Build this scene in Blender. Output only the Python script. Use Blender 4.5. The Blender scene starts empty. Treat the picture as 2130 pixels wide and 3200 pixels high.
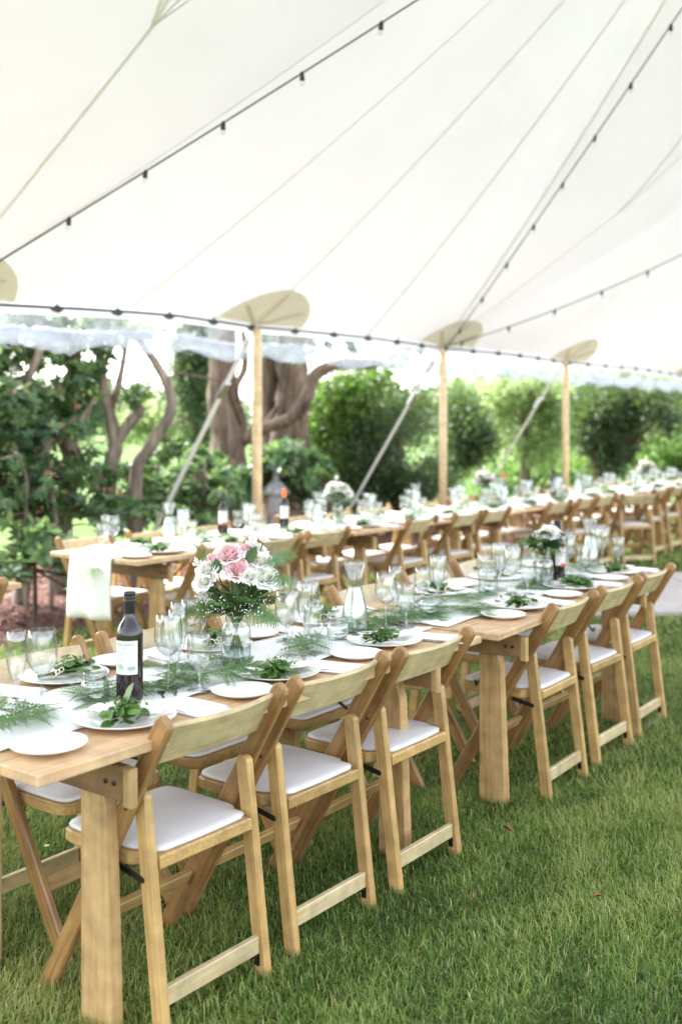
import bpy, math, random
import numpy as np
from mathutils import Matrix, Vector, Euler
random.seed(7); rng = np.random.default_rng(11)
scene = bpy.context.scene
COL = scene.collection
R = math.radians
# ------------------------------------------------------------------ camera
F_PX, CX, CY, CAM_H = 3307.0, 1065.0, 1335.0, 1.50      # focal length and horizon of the photograph (2130 x 3200)
cam_d = bpy.data.cameras.new('camera'); cam = bpy.data.objects.new('camera', cam_d); COL.objects.link(cam)
cam.location = (0, 0, CAM_H); cam.rotation_euler = (R(90), 0, 0)
cam_d.sensor_fit = 'VERTICAL'; cam_d.sensor_height = 36.0; cam_d.lens = 36.0 * F_PX / 3200.0
cam_d.shift_y = -(1600.0 - CY) / 3200.0
cam_d.clip_start = 0.05; cam_d.clip_end = 2000
cam_d.dof.use_dof = True; cam_d.dof.focus_distance = 3.3; cam_d.dof.aperture_fstop = 2.0
scene.camera = cam
# ------------------------------------------------------------------ sky, sun, exposure
SUN_EL, SUN_AZ = 50.0, 312.0          # azimuth clockwise from +Y of where the sun stands
world = bpy.data.worlds.new('World'); scene.world = world; world.use_nodes = True
wn = world.node_tree; wn.nodes.clear()
sky = wn.nodes.new('ShaderNodeTexSky'); sky.sky_type = 'NISHITA'; sky.sun_disc = False
sky.sun_elevation = R(SUN_EL); sky.sun_rotation = R(SUN_AZ)
sky.air_density = 1.0; sky.dust_density = 2.0; sky.ozone_density = 1.0
bg = wn.nodes.new('ShaderNodeBackground'); bg.inputs['Strength'].default_value = 0.15
wo = wn.nodes.new('ShaderNodeOutputWorld')
hs_ = wn.nodes.new('ShaderNodeHueSaturation'); hs_.inputs['Saturation'].default_value = 0.35      # thin overcast
wn.links.new(sky.outputs[0], hs_.inputs['Color']); wn.links.new(hs_.outputs[0], bg.inputs[0]); wn.links.new(bg.outputs[0], wo.inputs[0])
sun_d = bpy.data.lights.new('sun', 'SUN'); sun_d.energy = 3.1; sun_d.angle = R(16); sun_d.color = (1, 0.97, 0.93)
sun = bpy.data.objects.new('sun', sun_d); COL.objects.link(sun)
sdir = Vector((math.sin(R(SUN_AZ)) * math.cos(R(SUN_EL)), math.cos(R(SUN_AZ)) * math.cos(R(SUN_EL)), math.sin(R(SUN_EL))))
sun.rotation_euler = sdir.to_track_quat('Z', 'Y').to_euler(); sun.location = (0, 0, 30)
vs = scene.view_settings
vs.view_transform = 'Standard'; vs.look = 'None'; vs.gamma = 1.0; vs.use_curve_mapping = False; vs.exposure = 2.6
cy = scene.cycles
cy.use_denoising = True; cy.max_bounces = 10; cy.diffuse_bounces = 5; cy.glossy_bounces = 4
cy.transmission_bounces = 6; cy.transparent_max_bounces = 24; cy.caustics_reflective = False; cy.caustics_refractive = False
cy.sample_clamp_indirect = 6.0

# ------------------------------------------------------------------ helpers
def P(px, py, z=0.0):
    """point of the photograph on the level z (the ground, a table top)"""
    d = F_PX * (CAM_H - z) / (py - CY)
    return Vector(((px - CX) / F_PX * d, d, z))
def PD(px, py, d):
    return Vector(((px - CX) / F_PX * d, d, CAM_H + (CY - py) / F_PX * d))

def tag(o, label=None, cat=None, group=None, kind=None):
    if label: o['label'] = label
    if cat: o['category'] = cat
    if group: o['group'] = group
    if kind: o['kind'] = kind
    return o
def thing(name, label, cat, loc=(0, 0, 0), rotz=0.0, group=None):
    o = bpy.data.objects.new(name, None); COL.objects.link(o); o.empty_display_size = 0.05
    o.location = loc; o.rotation_euler = (0, 0, rotz)
    return tag(o, label, cat, group)
def link(name, me, parent=None, M=None):
    o = bpy.data.objects.new(name, me); COL.objects.link(o)
    if parent: o.parent = parent
    if M is not None: o.matrix_local = M
    return o
def mesh(name, verts, faces, mat, smooth=False):
    me = bpy.data.meshes.new(name); me.from_pydata([tuple(v) for v in verts], [], [tuple(f) for f in faces]); me.update()
    if mat: me.materials.append(mat)
    if smooth: me.shade_smooth()
    return me
def mesh_np(name, V, Fc, mat, rnd=None, smooth=False):
    """V (n,3), Fc (m,k) uniform faces, rnd (m,) a value per face"""
    V = np.asarray(V, np.float32); Fc = np.asarray(Fc, np.int32); m, k = Fc.shape
    me = bpy.data.meshes.new(name)
    me.vertices.add(len(V)); me.vertices.foreach_set('co', V.ravel())
    me.loops.add(m * k); me.loops.foreach_set('vertex_index', Fc.ravel())
    me.polygons.add(m); me.polygons.foreach_set('loop_start', np.arange(0, m * k, k, dtype=np.int32))
    if rnd is not None:
        at = me.attributes.new('rnd', 'FLOAT', 'FACE'); at.data.foreach_set('value', np.asarray(rnd, np.float32))
    me.update(calc_edges=True)
    if smooth: me.polygons.foreach_set('use_smooth', np.ones(m, bool))
    me.materials.append(mat)
    return me
def dup(root, loc=None, rotz=None, label=None, group=None):
    c = root.copy(); COL.objects.link(c)
    if loc is not None: c.location = loc
    if rotz is not None: c.rotation_euler = (0, 0, rotz)
    if label: c['label'] = label
    if group: c['group'] = group
    for ch in root.children:
        k = ch.copy(); COL.objects.link(k); k.parent = c
        for g in ch.children:
            q = g.copy(); COL.objects.link(q); q.parent = k
    return c
def prism_mesh(name, outline, t, bev, mat):
    """outline in local x,z (counter-clockwise seen from -y), thickness t along y, chamfered rims"""
    o = np.array(outline, float); n = len(o)
    e = np.roll(o, -1, 0) - o; e /= np.linalg.norm(e, axis=1)[:, None] + 1e-12
    nr = np.stack([-e[:, 1], e[:, 0]], 1); nrm = nr + np.roll(nr, 1, 0)
    area = 0.5 * np.sum(o[:, 0] * np.roll(o[:, 1], -1) - np.roll(o[:, 0], -1) * o[:, 1])
    nrm *= (1 if area > 0 else -1)
    den = np.maximum(0.35, np.linalg.norm(nrm, axis=1) ** 2 / 2)
    ins = o + nrm / den[:, None] * bev
    V = []
    for oo, y in ((ins, -t / 2), (o, -t / 2 + bev), (o, t / 2 - bev), (ins, t / 2)):
        V += [(p[0], y, p[1]) for p in oo]
    Fc = [tuple(range(n)), tuple(range(4 * n - 1, 3 * n - 1, -1))]
    for r in range(3):
        for i in range(n):
            j = (i + 1) % n
            Fc.append((r * n + j, r * n + i, (r + 1) * n + i, (r + 1) * n + j))
    if area < 0: Fc = [f[::-1] for f in Fc]
    return mesh(name, V, Fc, mat)
def rect(w, h): return [(-w / 2, -h / 2), (w / 2, -h / 2), (w / 2, h / 2), (-w / 2, h / 2)]
def frame(p0, p1, tv):
    """matrix whose z runs p0->p1, y along tv, at the middle"""
    p0, p1, tv = Vector(p0), Vector(p1), Vector(tv)
    z = (p1 - p0).normalized(); y = (tv - z * tv.dot(z)).normalized(); x = y.cross(z)
    M = Matrix((x, y, z)).transposed().to_4x4(); M.translation = (p0 + p1) / 2
    return M
def bar(name, p0, p1, w, t, tv, mat, parent, bev=0.003, top_round=False, share=None):
    L = (Vector(p1) - Vector(p0)).length
    if top_round:
        r = w / 2; out = [(-r, -L / 2), (r, -L / 2)]
        out += [(r * math.cos(a), L / 2 - r * 0.85 + r * 0.85 * math.sin(a)) for a in np.linspace(0, math.pi, 9)]
    else: out = rect(w, L)
    me = share or prism_mesh(name, out, t, bev, mat)
    return link(name, me, parent, frame(p0, p1, tv))
def lathe(name, prof, mat, n=28, smooth=True, cap=False):
    V, Fc = [], []
    for r, z in prof:
        for i in range(n):
            a = 2 * math.pi * i / n; V.append((r * math.cos(a), r * math.sin(a), z))
    for k in range(len(prof) - 1):
        for i in range(n):
            j = (i + 1) % n; Fc.append((k * n + i, k * n + j, (k + 1) * n + j, (k + 1) * n + i))
    if cap: Fc.append(tuple(range(n - 1, -1, -1))); Fc.append(tuple((len(prof) - 1) * n + i for i in range(n)))
    return mesh(name, V, Fc, mat, smooth)
def tube_arrays(pts, radii, n=8, wob=0.0):
    pts = np.array([tuple(p) for p in pts], float); radii = np.broadcast_to(np.asarray(radii, float), (len(pts),))
    tg = np.gradient(pts, axis=0); tg /= np.linalg.norm(tg, axis=1)[:, None] + 1e-9
    ref = np.array([0.31, 0.17, 0.93]) if abs(tg[0][2]) < 0.9 else np.array([0.9, 0.3, 0.1])
    V, Fc = [], []; ph = rng.random(3) * 6
    for k in range(len(pts)):
        x = np.cross(ref, tg[k]); x /= np.linalg.norm(x) + 1e-9; y = np.cross(tg[k], x)
        for i in range(n):
            a = 2 * math.pi * i / n; rr = radii[k] * (1 + wob * (rng.normal() * .5 + 1.1 * math.sin(5 * a + k * .25 + ph[0]) + .8 * math.sin(9 * a + k * .4 + ph[1]) + .9 * math.sin(k * .9 + 2 * a + ph[2])))
            V.append(pts[k] + rr * (math.cos(a) * x + math.sin(a) * y))
    for k in range(len(pts) - 1):
        for i in range(n):
            j = (i + 1) % n; Fc.append((k * n + i, k * n + j, (k + 1) * n + j, (k + 1) * n + i))
    return np.array(V), np.array(Fc, int)
def smooth_path(pts, m=6):
    """Catmull-Rom through pts"""
    p = np.array([tuple(q) for q in pts], float); p = np.vstack([2 * p[0] - p[1], p, 2 * p[-1] - p[-2]]); out = []
    for i in range(1, len(p) - 2):
        for t in np.linspace(0, 1, m, endpoint=False):
            a, b, c, d = p[i - 1], p[i], p[i + 1], p[i + 2]
            out.append(0.5 * ((2 * b) + (c - a) * t + (2 * a - 5 * b + 4 * c - d) * t * t + (3 * b - a - 3 * c + d) * t ** 3))
    out.append(p[-2]); return np.array(out)
def join_arrays(parts):
    V, Fc, o = [], [], 0
    for v, f in parts:
        V.append(v); Fc.append(f + o); o += len(v)
    return np.vstack(V), np.vstack(Fc)
LEAF_OVAL = (np.array([(0, 0, 0), (-.19, .28, .03), (.19, .28, .03), (-.2, .62, .02), (.2, .62, .02), (0, 1, -.05), (0, .28, -.015), (0, .62, -.02)], float),
             np.array([(0, 6, 1), (0, 2, 6), (1, 6, 3), (6, 7, 3), (6, 2, 7), (2, 4, 7), (3, 7, 5), (7, 4, 5)]))
LEAF_SMALL = (np.array([(0, 0, 0), (-.24, .45, .05), (.24, .45, .05), (0, 1, 0)], float), np.array([(0, 3, 1), (0, 2, 3)]))
NEEDLE = (np.array([(-.07, 0, 0), (.07, 0, 0), (0.02, 1, .03)], float), np.array([(0, 1, 2)]))
def scatter(pos, dirs, nrm, size, tmpl, rnd=None):
    """many copies of a leaf template as one mesh's arrays"""
    tv, tf = tmpl; n = len(pos); pos = np.asarray(pos, float)
    d = dirs / (np.linalg.norm(dirs, axis=1)[:, None] + 1e-9)
    z = nrm - d * np.sum(nrm * d, 1)[:, None]; z /= np.linalg.norm(z, axis=1)[:, None] + 1e-9
    x = np.cross(d, z); s = np.broadcast_to(np.asarray(size, float), (n,))
    V = (tv[None, :, 0:1] * x[:, None] + tv[None, :, 1:2] * d[:, None] + tv[None, :, 2:3] * z[:, None]) * s[:, None, None] + pos[:, None]
    Fc = tf[None] + (np.arange(n) * len(tv))[:, None, None]
    rn = np.repeat(rng.random(n) if rnd is None else rnd, len(tf))
    return V.reshape(-1, 3), Fc.reshape(-1, tf.shape[1]), rn
def runit(n):
    v = rng.normal(size=(n, 3)); return v / np.linalg.norm(v, axis=1)[:, None]

# ------------------------------------------------------------------ materials
def nmat(name):
    m = bpy.data.materials.new(name); m.use_nodes = True; nt = m.node_tree
    return m, nt, nt.nodes['Principled BSDF']
def N(nt, t, **kw):
    n = nt.nodes.new(t)
    for k, v in kw.items(): setattr(n, k, v)
    return n
def ramp(nt, stops):
    r = N(nt, 'ShaderNodeValToRGB'); el = r.color_ramp.elements
    while len(el) < len(stops): el.new(0.5)
    for e, (p, c) in zip(el, stops): e.position = p; e.color = (*c, 1)
    return r
def plain(name, col, rough=0.5, metal=0.0, noise=0.0, nscale=20.0, bump=0.0, spec=0.5):
    m, nt, b = nmat(name); b.inputs['Roughness'].default_value = rough; b.inputs['Metallic'].default_value = metal
    b.inputs['Base Color'].default_value = (*col, 1); b.inputs['Specular IOR Level'].default_value = spec
    if noise or bump:
        tc = N(nt, 'ShaderNodeTexCoord'); nz = N(nt, 'ShaderNodeTexNoise'); nz.inputs['Scale'].default_value = nscale; nz.inputs['Detail'].default_value = 5
        nt.links.new(tc.outputs['Object'], nz.inputs['Vector'])
        if noise:
            r = ramp(nt, [(0.3, [c * (1 - noise) for c in col]), (0.7, [min(1, c * (1 + noise)) for c in col])])
            nt.links.new(nz.outputs['Fac'], r.inputs[0]); nt.links.new(r.outputs[0], b.inputs['Base Color'])
        if bump:
            bp = N(nt, 'ShaderNodeBump'); bp.inputs['Strength'].default_value = bump; bp.inputs['Distance'].default_value = 0.01
            nt.links.new(nz.outputs['Fac'], bp.inputs['Height']); nt.links.new(bp.outputs[0], b.inputs['Normal'])
    return m
def wood(name, light, dark, rough=0.45, across=28.0, along=1.6, var=0.25, knots=0.0, coat=0.0):
    """grain runs along local z; every piece has its own offset and tone"""
    m, nt, b = nmat(name); L = nt.links
    tc = N(nt, 'ShaderNodeTexCoord'); oi = N(nt, 'ShaderNodeObjectInfo')
    off = N(nt, 'ShaderNodeVectorMath', operation='SCALE'); cmb = N(nt, 'ShaderNodeCombineXYZ')
    for i in range(3): L.new(oi.outputs['Random'], cmb.inputs[i])
    L.new(cmb.outputs[0], off.inputs[0]); off.inputs['Scale'].default_value = 57.0
    add = N(nt, 'ShaderNodeVectorMath', operation='ADD'); L.new(tc.outputs['Object'], add.inputs[0]); L.new(off.outputs[0], add.inputs[1])
    mp = N(nt, 'ShaderNodeMapping'); mp.inputs['Scale'].default_value = (across, across, along); L.new(add.outputs[0], mp.inputs['Vector'])
    n1 = N(nt, 'ShaderNodeTexNoise'); n1.inputs['Scale'].default_value = 1.0; n1.inputs['Detail'].default_value = 6; n1.inputs['Distortion'].default_value = 0.6; L.new(mp.outputs[0], n1.inputs['Vector'])
    mp2 = N(nt, 'ShaderNodeMapping'); mp2.inputs['Scale'].default_value = (across * 3.2, across * 3.2, along * 2); L.new(add.outputs[0], mp2.inputs['Vector'])
    n2 = N(nt, 'ShaderNodeTexNoise'); n2.inputs['Scale'].default_value = 1.0; n2.inputs['Detail'].default_value = 3; L.new(mp2.outputs[0], n2.inputs['Vector'])
    mx = N(nt, 'ShaderNodeMath', operation='MULTIPLY_ADD'); L.new(n2.outputs['Fac'], mx.inputs[0]); mx.inputs[1].default_value = 0.35; 
    s1 = N(nt, 'ShaderNodeMath', operation='MULTIPLY_ADD'); L.new(n1.outputs['Fac'], s1.inputs[0]); s1.inputs[1].default_value = 0.9; s1.inputs[2].default_value = -0.12
    L.new(s1.outputs[0], mx.inputs[2])
    r = ramp(nt, [(0.26, light), (0.46, [a * .94 for a in light]), (0.56, [(a + c) / 2 for a, c in zip(light, dark)]), (0.74, [c * 0.9 for c in dark])]); L.new(mx.outputs[0], r.inputs[0])
    col = r.outputs[0]
    if knots:
        mk = N(nt, 'ShaderNodeMapping'); mk.inputs['Scale'].default_value = (9, 9, 3.2); L.new(add.outputs[0], mk.inputs['Vector'])
        vo = N(nt, 'ShaderNodeTexVoronoi'); vo.inputs['Scale'].default_value = 1.0; L.new(mk.outputs[0], vo.inputs['Vector'])
        kr = ramp(nt, [(0.05, (1, 1, 1)), (0.16, (0, 0, 0))]); L.new(vo.outputs['Distance'], kr.inputs[0])
        km = N(nt, 'ShaderNodeMath', operation='MULTIPLY'); km.inputs[1].default_value = knots; L.new(kr.outputs[0], km.inputs[0])
        mk2 = N(nt, 'ShaderNodeMix', data_type='RGBA'); L.new(km.outputs[0], mk2.inputs['Factor']); L.new(col, mk2.inputs[6]); mk2.inputs[7].default_value = (*[c * 0.35 for c in dark], 1); col = mk2.outputs[2]
    # scuffs along the edges of use
    ns = N(nt, 'ShaderNodeTexNoise'); ns.inputs['Scale'].default_value = 16; ns.inputs['Detail'].default_value = 4; L.new(add.outputs[0], ns.inputs['Vector'])
    hs = N(nt, 'ShaderNodeHueSaturation'); L.new(col, hs.inputs['Color'])
    vr = N(nt, 'ShaderNodeMapRange'); L.new(oi.outputs['Random'], vr.inputs[0]); vr.inputs[3].default_value = 1 - var; vr.inputs[4].default_value = 1 + var * 0.7
    v2 = N(nt, 'ShaderNodeMath', operation='MULTIPLY'); mr2 = N(nt, 'ShaderNodeMapRange'); L.new(ns.outputs['Fac'], mr2.inputs[0]); mr2.inputs[1].default_value = 0.3; mr2.inputs[2].default_value = 0.7; mr2.inputs[3].default_value = 0.78; mr2.inputs[4].default_value = 1.18
    L.new(vr.outputs[0], v2.inputs[0]); L.new(mr2.outputs[0], v2.inputs[1]); L.new(v2.outputs[0], hs.inputs['Value'])
    L.new(hs.outputs[0], b.inputs['Base Color'])
    b.inputs['Roughness'].default_value = rough; b.inputs['Coat Weight'].default_value = coat; b.inputs['Coat Roughness'].default_value = 0.25
    bp = N(nt, 'ShaderNodeBump'); bp.inputs['Strength'].default_value = 0.12; bp.inputs['Distance'].default_value = 0.003; L.new(mx.outputs[0], bp.inputs['Height']); L.new(bp.outputs[0], b.inputs['Normal'])
    return m
def leafy(name, stops, rough=0.45, trans=0.35, tcol=(0.25, 0.4, 0.05)):
    m, nt, b = nmat(name); L = nt.links
    at = N(nt, 'ShaderNodeAttribute', attribute_name='rnd'); r = ramp(nt, stops); L.new(at.outputs['Fac'], r.inputs[0])
    L.new(r.outputs[0], b.inputs['Base Color']); b.inputs['Roughness'].default_value = rough
    tr = N(nt, 'ShaderNodeBsdfTranslucent')
    mxc = N(nt, 'ShaderNodeMix', data_type='RGBA'); mxc.inputs['Factor'].default_value = 0.5; L.new(r.outputs[0], mxc.inputs[6]); mxc.inputs[7].default_value = (*tcol, 1); L.new(mxc.outputs[2], tr.inputs['Color'])
    ms = N(nt, 'ShaderNodeMixShader'); ms.inputs[0].default_value = trans
    L.new(b.outputs[0], ms.inputs[1]); L.new(tr.outputs[0], ms.inputs[2]); L.new(ms.outputs[0], nt.nodes['Material Output'].inputs['Surface'])
    return m
def canvas(name, col, trans, thick=None):
    m, nt, b = nmat(name); L = nt.links; nt.nodes.remove(b)
    tc = N(nt, 'ShaderNodeTexCoord'); nz = N(nt, 'ShaderNodeTexNoise'); nz.inputs['Scale'].default_value = 1.3; nz.inputs['Detail'].default_value = 4; L.new(tc.outputs['Object'], nz.inputs['Vector'])
    r = ramp(nt, [(0.3, [c * 0.95 for c in col]), (0.7, col)]); L.new(nz.outputs['Fac'], r.inputs[0])
    df = N(nt, 'ShaderNodeBsdfDiffuse'); tr = N(nt, 'ShaderNodeBsdfTranslucent'); L.new(r.outputs[0], df.inputs[0]); L.new(r.outputs[0], tr.inputs[0])
    ms = N(nt, 'ShaderNodeMixShader'); ms.inputs[0].default_value = trans; L.new(df.outputs[0], ms.inputs[1]); L.new(tr.outputs[0], ms.inputs[2])
    n3 = N(nt, 'ShaderNodeTexNoise'); n3.inputs['Scale'].default_value = 2.2; n3.inputs['Detail'].default_value = 3; n3.inputs['Distortion'].default_value = 0.8; L.new(tc.outputs['Object'], n3.inputs['Vector'])
    bp = N(nt, 'ShaderNodeBump'); bp.inputs['Strength'].default_value = 0.16; bp.inputs['Distance'].default_value = 0.08; L.new(n3.outputs['Fac'], bp.inputs['Height']); L.new(bp.outputs[0], df.inputs['Normal']); L.new(bp.outputs[0], tr.inputs['Normal'])
    L.new(ms.outputs[0], nt.nodes['Material Output'].inputs['Surface']); return m
def thin_glass(name, tint=(0.97, 0.99, 0.98), edge=(0.30, 0.35, 0.35), rough=0.02):
    """thin-walled clear glass: straight-through light, Fresnel reflection, a little absorption where the wall is seen edge-on"""
    m, nt, b = nmat(name); L = nt.links; nt.nodes.remove(b)
    lw = N(nt, 'ShaderNodeLayerWeight'); lw.inputs['Blend'].default_value = 0.45
    pw = N(nt, 'ShaderNodeMath', operation='POWER'); L.new(lw.outputs['Facing'], pw.inputs[0]); pw.inputs[1].default_value = 1.8
    mc = N(nt, 'ShaderNodeMix', data_type='RGBA'); mc.inputs[6].default_value = (*tint, 1); mc.inputs[7].default_value = (*edge, 1); L.new(pw.outputs[0], mc.inputs['Factor'])
    tp = N(nt, 'ShaderNodeBsdfTransparent'); L.new(mc.outputs[2], tp.inputs[0])
    gl = N(nt, 'ShaderNodeBsdfGlossy'); gl.inputs['Roughness'].default_value = rough
    l5 = N(nt, 'ShaderNodeLayerWeight'); l5.inputs['Blend'].default_value = 0.5
    p5 = N(nt, 'ShaderNodeMath', operation='POWER'); L.new(l5.outputs['Facing'], p5.inputs[0]); p5.inputs[1].default_value = 4.0
    fm = N(nt, 'ShaderNodeMath', operation='MULTIPLY_ADD'); L.new(p5.outputs[0], fm.inputs[0]); fm.inputs[1].default_value = 0.80; fm.inputs[2].default_value = 0.20
    ms = N(nt, 'ShaderNodeMixShader'); L.new(fm.outputs[0], ms.inputs[0]); L.new(tp.outputs[0], ms.inputs[1]); L.new(gl.outputs[0], ms.inputs[2])
    L.new(ms.outputs[0], nt.nodes['Material Output'].inputs['Surface']); return m
M = {}
M['post'] = wood('honey_beech', (0.36, 0.20, 0.072), (0.19, 0.088, 0.028), rough=0.38, across=95, along=3.5, var=0.22, coat=0.15)
M['leg'] = wood('pale_beech', (0.52, 0.335, 0.13), (0.37, 0.21, 0.07), rough=0.4, across=95, along=3.5, var=0.16, coat=0.15)
M['rail'] = wood('maple_ply', (0.58, 0.47, 0.265), (0.49, 0.37, 0.185), rough=0.42, across=70, along=4, var=0.08, coat=0.1)
M['table'] = wood('table_pine', (0.62, 0.42, 0.235), (0.49, 0.295, 0.14), rough=0.5, across=55, along=2.0, var=0.13, knots=0.5)
M['tleg'] = wood('trestle_pine', (0.50, 0.325, 0.14), (0.36, 0.205, 0.075), rough=0.55, across=60, along=2.2, var=0.15, knots=0.7)
M['tbeam'] = wood('beam_pine_shaded', (0.30, 0.17, 0.07), (0.18, 0.09, 0.035), rough=0.6, across=18, along=1.2, var=0.2, knots=0.5)  # brown pine, painted darker for the shade under the table top
M['pole'] = wood('tent_pole_pine', (0.74, 0.57, 0.36), (0.62, 0.44, 0.25), rough=0.5, across=20, along=0.8, var=0.05)
M['vinyl_pad'] = plain('white_vinyl_pad', (0.70, 0.675, 0.66), 0.42, noise=0.05, nscale=9, bump=0.35)
M['steel_dark'] = plain('blackened_steel', (0.05, 0.05, 0.05), 0.35, 0.9)
M['steel'] = plain('cutlery_steel', (0.52, 0.52, 0.54), 0.2, 1.0)
M['china'] = plain('white_china', (0.84, 0.82, 0.79), 0.12, spec=0.6)
M['linen'] = plain('white_linen', (0.84, 0.83, 0.81), 0.9, noise=0.03, nscale=300, bump=0.25)
M['paper'] = plain('cream_card', (0.85, 0.82, 0.76), 0.85, noise=0.02, nscale=60)
M['twine'] = plain('cream_twine', (0.75, 0.68, 0.55), 0.9, noise=0.15, nscale=300)
M['glass'] = thin_glass('clear_glass')
M['glass_green'] = thin_glass('pressed_glass', (0.94, 0.985, 0.97), (0.34, 0.48, 0.46))
M['wine_glass'] = plain('dark_bottle_glass', (0.012, 0.006, 0.008), 0.06, spec=0.7)
M['cap_black'] = plain('black_foil_cap', (0.015, 0.014, 0.014), 0.3)
M['cap_orange'] = plain('orange_foil_cap', (0.85, 0.17, 0.02), 0.35)
M['wax'] = plain('ivory_wax', (0.82, 0.74, 0.42), 0.5)
M['label'] = plain('cream_label', (0.62, 0.62, 0.58), 0.7)
M['ink'] = plain('pale_grey_ink', (0.20, 0.21, 0.21), 0.8)
M['ink_green'] = plain('green_grey_ink', (0.12, 0.22, 0.19), 0.8)
M['ink_red'] = plain('red_band_ink', (0.45, 0.06, 0.05), 0.7)
M['stem'] = leafy('flower_stem', [(0, (0.05, 0.10, 0.02)), (1, (0.14, 0.22, 0.05))], 0.5, 0.15)
M['fern'] = leafy('fern_green', [(0, (0.06, 0.14, 0.04)), (0.6, (0.12, 0.235, 0.07)), (1, (0.20, 0.33, 0.11))], 0.55, 0.3, (0.2, 0.42, 0.06))
M['herb'] = leafy('herb_leaf', [(0, (0.03, 0.085, 0.018)), (0.6, (0.06, 0.15, 0.03)), (1, (0.15, 0.27, 0.06))], 0.4, 0.25)
M['darkleaf'] = leafy('dark_rose_leaf', [(0, (0.015, 0.045, 0.012)), (1, (0.05, 0.11, 0.035))], 0.35, 0.15)
M['pink'] = leafy('pink_petal', [(0, (0.86, 0.52, 0.55)), (0.5, (0.90, 0.70, 0.70)), (1, (0.92, 0.80, 0.78))], 0.6, 0.2, (0.9, 0.5, 0.5))
M['white_petal'] = leafy('white_petal', [(0, (0.86, 0.85, 0.76)), (1, (0.90, 0.89, 0.86))], 0.6, 0.38, (0.90, 0.90, 0.84))
M['gyp'] = plain('tiny_white_bloom', (0.85, 0.85, 0.82), 0.8)
M['canvas'] = canvas('white_sailcloth', (0.79, 0.76, 0.80), 0.054)
M['patch'] = canvas('tan_reinforced_cloth', (0.76, 0.715, 0.60), 0.10)
M['seam'] = canvas('seam_tape', (0.90, 0.88, 0.845), 0.10)
M['web'] = canvas('tan_webbing', (0.68, 0.61, 0.49), 0.12)
M['rope'] = plain('dark_green_rope', (0.02, 0.035, 0.03), 0.7)
M['socket'] = plain('black_rubber', (0.015, 0.018, 0.018), 0.5)
M['cable'] = plain('dark_green_cable', (0.03, 0.06, 0.055), 0.5)
M['strap'] = plain('grey_ratchet_strap', (0.62, 0.62, 0.60), 0.7, noise=0.08, nscale=90)
def vinyl_mat():
    m, nt, b = nmat('clear_vinyl'); L = nt.links
    tc = N(nt, 'ShaderNodeTexCoord'); nz = N(nt, 'ShaderNodeTexNoise'); nz.inputs['Scale'].default_value = 5; nz.inputs['Detail'].default_value = 6; L.new(tc.outputs['Object'], nz.inputs['Vector'])
    b.inputs['Base Color'].default_value = (0.50, 0.53, 0.58, 1); b.inputs['Roughness'].default_value = 0.12
    bp = N(nt, 'ShaderNodeBump'); bp.inputs['Strength'].default_value = 0.8; bp.inputs['Distance'].default_value = 0.05; L.new(nz.outputs['Fac'], bp.inputs['Height']); L.new(bp.outputs[0], b.inputs['Normal'])
    tp = N(nt, 'ShaderNodeBsdfTransparent'); tp.inputs[0].default_value = (0.93, 0.95, 0.97, 1)
    tr = N(nt, 'ShaderNodeBsdfTranslucent'); tr.inputs[0].default_value = (0.26, 0.28, 0.31, 1)
    m1 = N(nt, 'ShaderNodeMixShader'); m1.inputs[0].default_value = 0.5; L.new(b.outputs[0], m1.inputs[1]); L.new(tr.outputs[0], m1.inputs[2])
    ms = N(nt, 'ShaderNodeMixShader'); ms.inputs[0].default_value = 0.30; L.new(tp.outputs[0], ms.inputs[1]); L.new(m1.outputs[0], ms.inputs[2])
    nf = N(nt, 'ShaderNodeTexNoise'); nf.inputs['Scale'].default_value = 2.6; nf.inputs['Detail'].default_value = 4; nf.inputs['Distortion'].default_value = 0.8; L.new(tc.outputs['Object'], nf.inputs['Vector'])
    mr = N(nt, 'ShaderNodeMapRange'); L.new(nf.outputs['Fac'], mr.inputs[0]); mr.inputs[1].default_value = 0.35; mr.inputs[2].default_value = 0.65; L.new(mr.outputs[0], ms.inputs[0])
    L.new(ms.outputs[0], nt.nodes['Material Output'].inputs['Surface']); return m, mr
M['vinyl_roll'], _ms = vinyl_mat(); _ms.inputs[3].default_value = 0.30; _ms.inputs[4].default_value = 0.72
M['vinyl_sheet'], _ms = vinyl_mat(); _ms.inputs[3].default_value = 0.04; _ms.inputs[4].default_value = 0.40
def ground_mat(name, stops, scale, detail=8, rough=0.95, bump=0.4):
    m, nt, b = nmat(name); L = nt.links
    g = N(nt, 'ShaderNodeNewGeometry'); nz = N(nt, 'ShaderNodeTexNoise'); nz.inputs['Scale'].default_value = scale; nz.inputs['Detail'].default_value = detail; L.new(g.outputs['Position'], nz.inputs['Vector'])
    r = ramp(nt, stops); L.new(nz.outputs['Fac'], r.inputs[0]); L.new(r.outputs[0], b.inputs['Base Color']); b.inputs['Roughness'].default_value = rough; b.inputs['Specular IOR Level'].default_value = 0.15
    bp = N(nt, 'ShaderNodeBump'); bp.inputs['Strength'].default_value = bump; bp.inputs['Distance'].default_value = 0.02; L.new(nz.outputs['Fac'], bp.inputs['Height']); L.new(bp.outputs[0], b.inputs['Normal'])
    return m
M['meadow'] = ground_mat('meadow_turf', [(0.3, (0.045, 0.085, 0.018)), (0.7, (0.10, 0.16, 0.04))], 0.8)
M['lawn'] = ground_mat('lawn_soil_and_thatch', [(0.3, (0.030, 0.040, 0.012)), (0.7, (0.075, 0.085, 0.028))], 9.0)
M['mulch'] = ground_mat('bark_mulch', [(0.3, (0.045, 0.022, 0.016)), (0.7, (0.14, 0.065, 0.045))], 22.0, bump=1.0)
M['paving'] = plain('pale_paving_stone', (0.46, 0.42, 0.41), 0.85, noise=0.10, nscale=3.0, bump=0.1)
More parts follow.
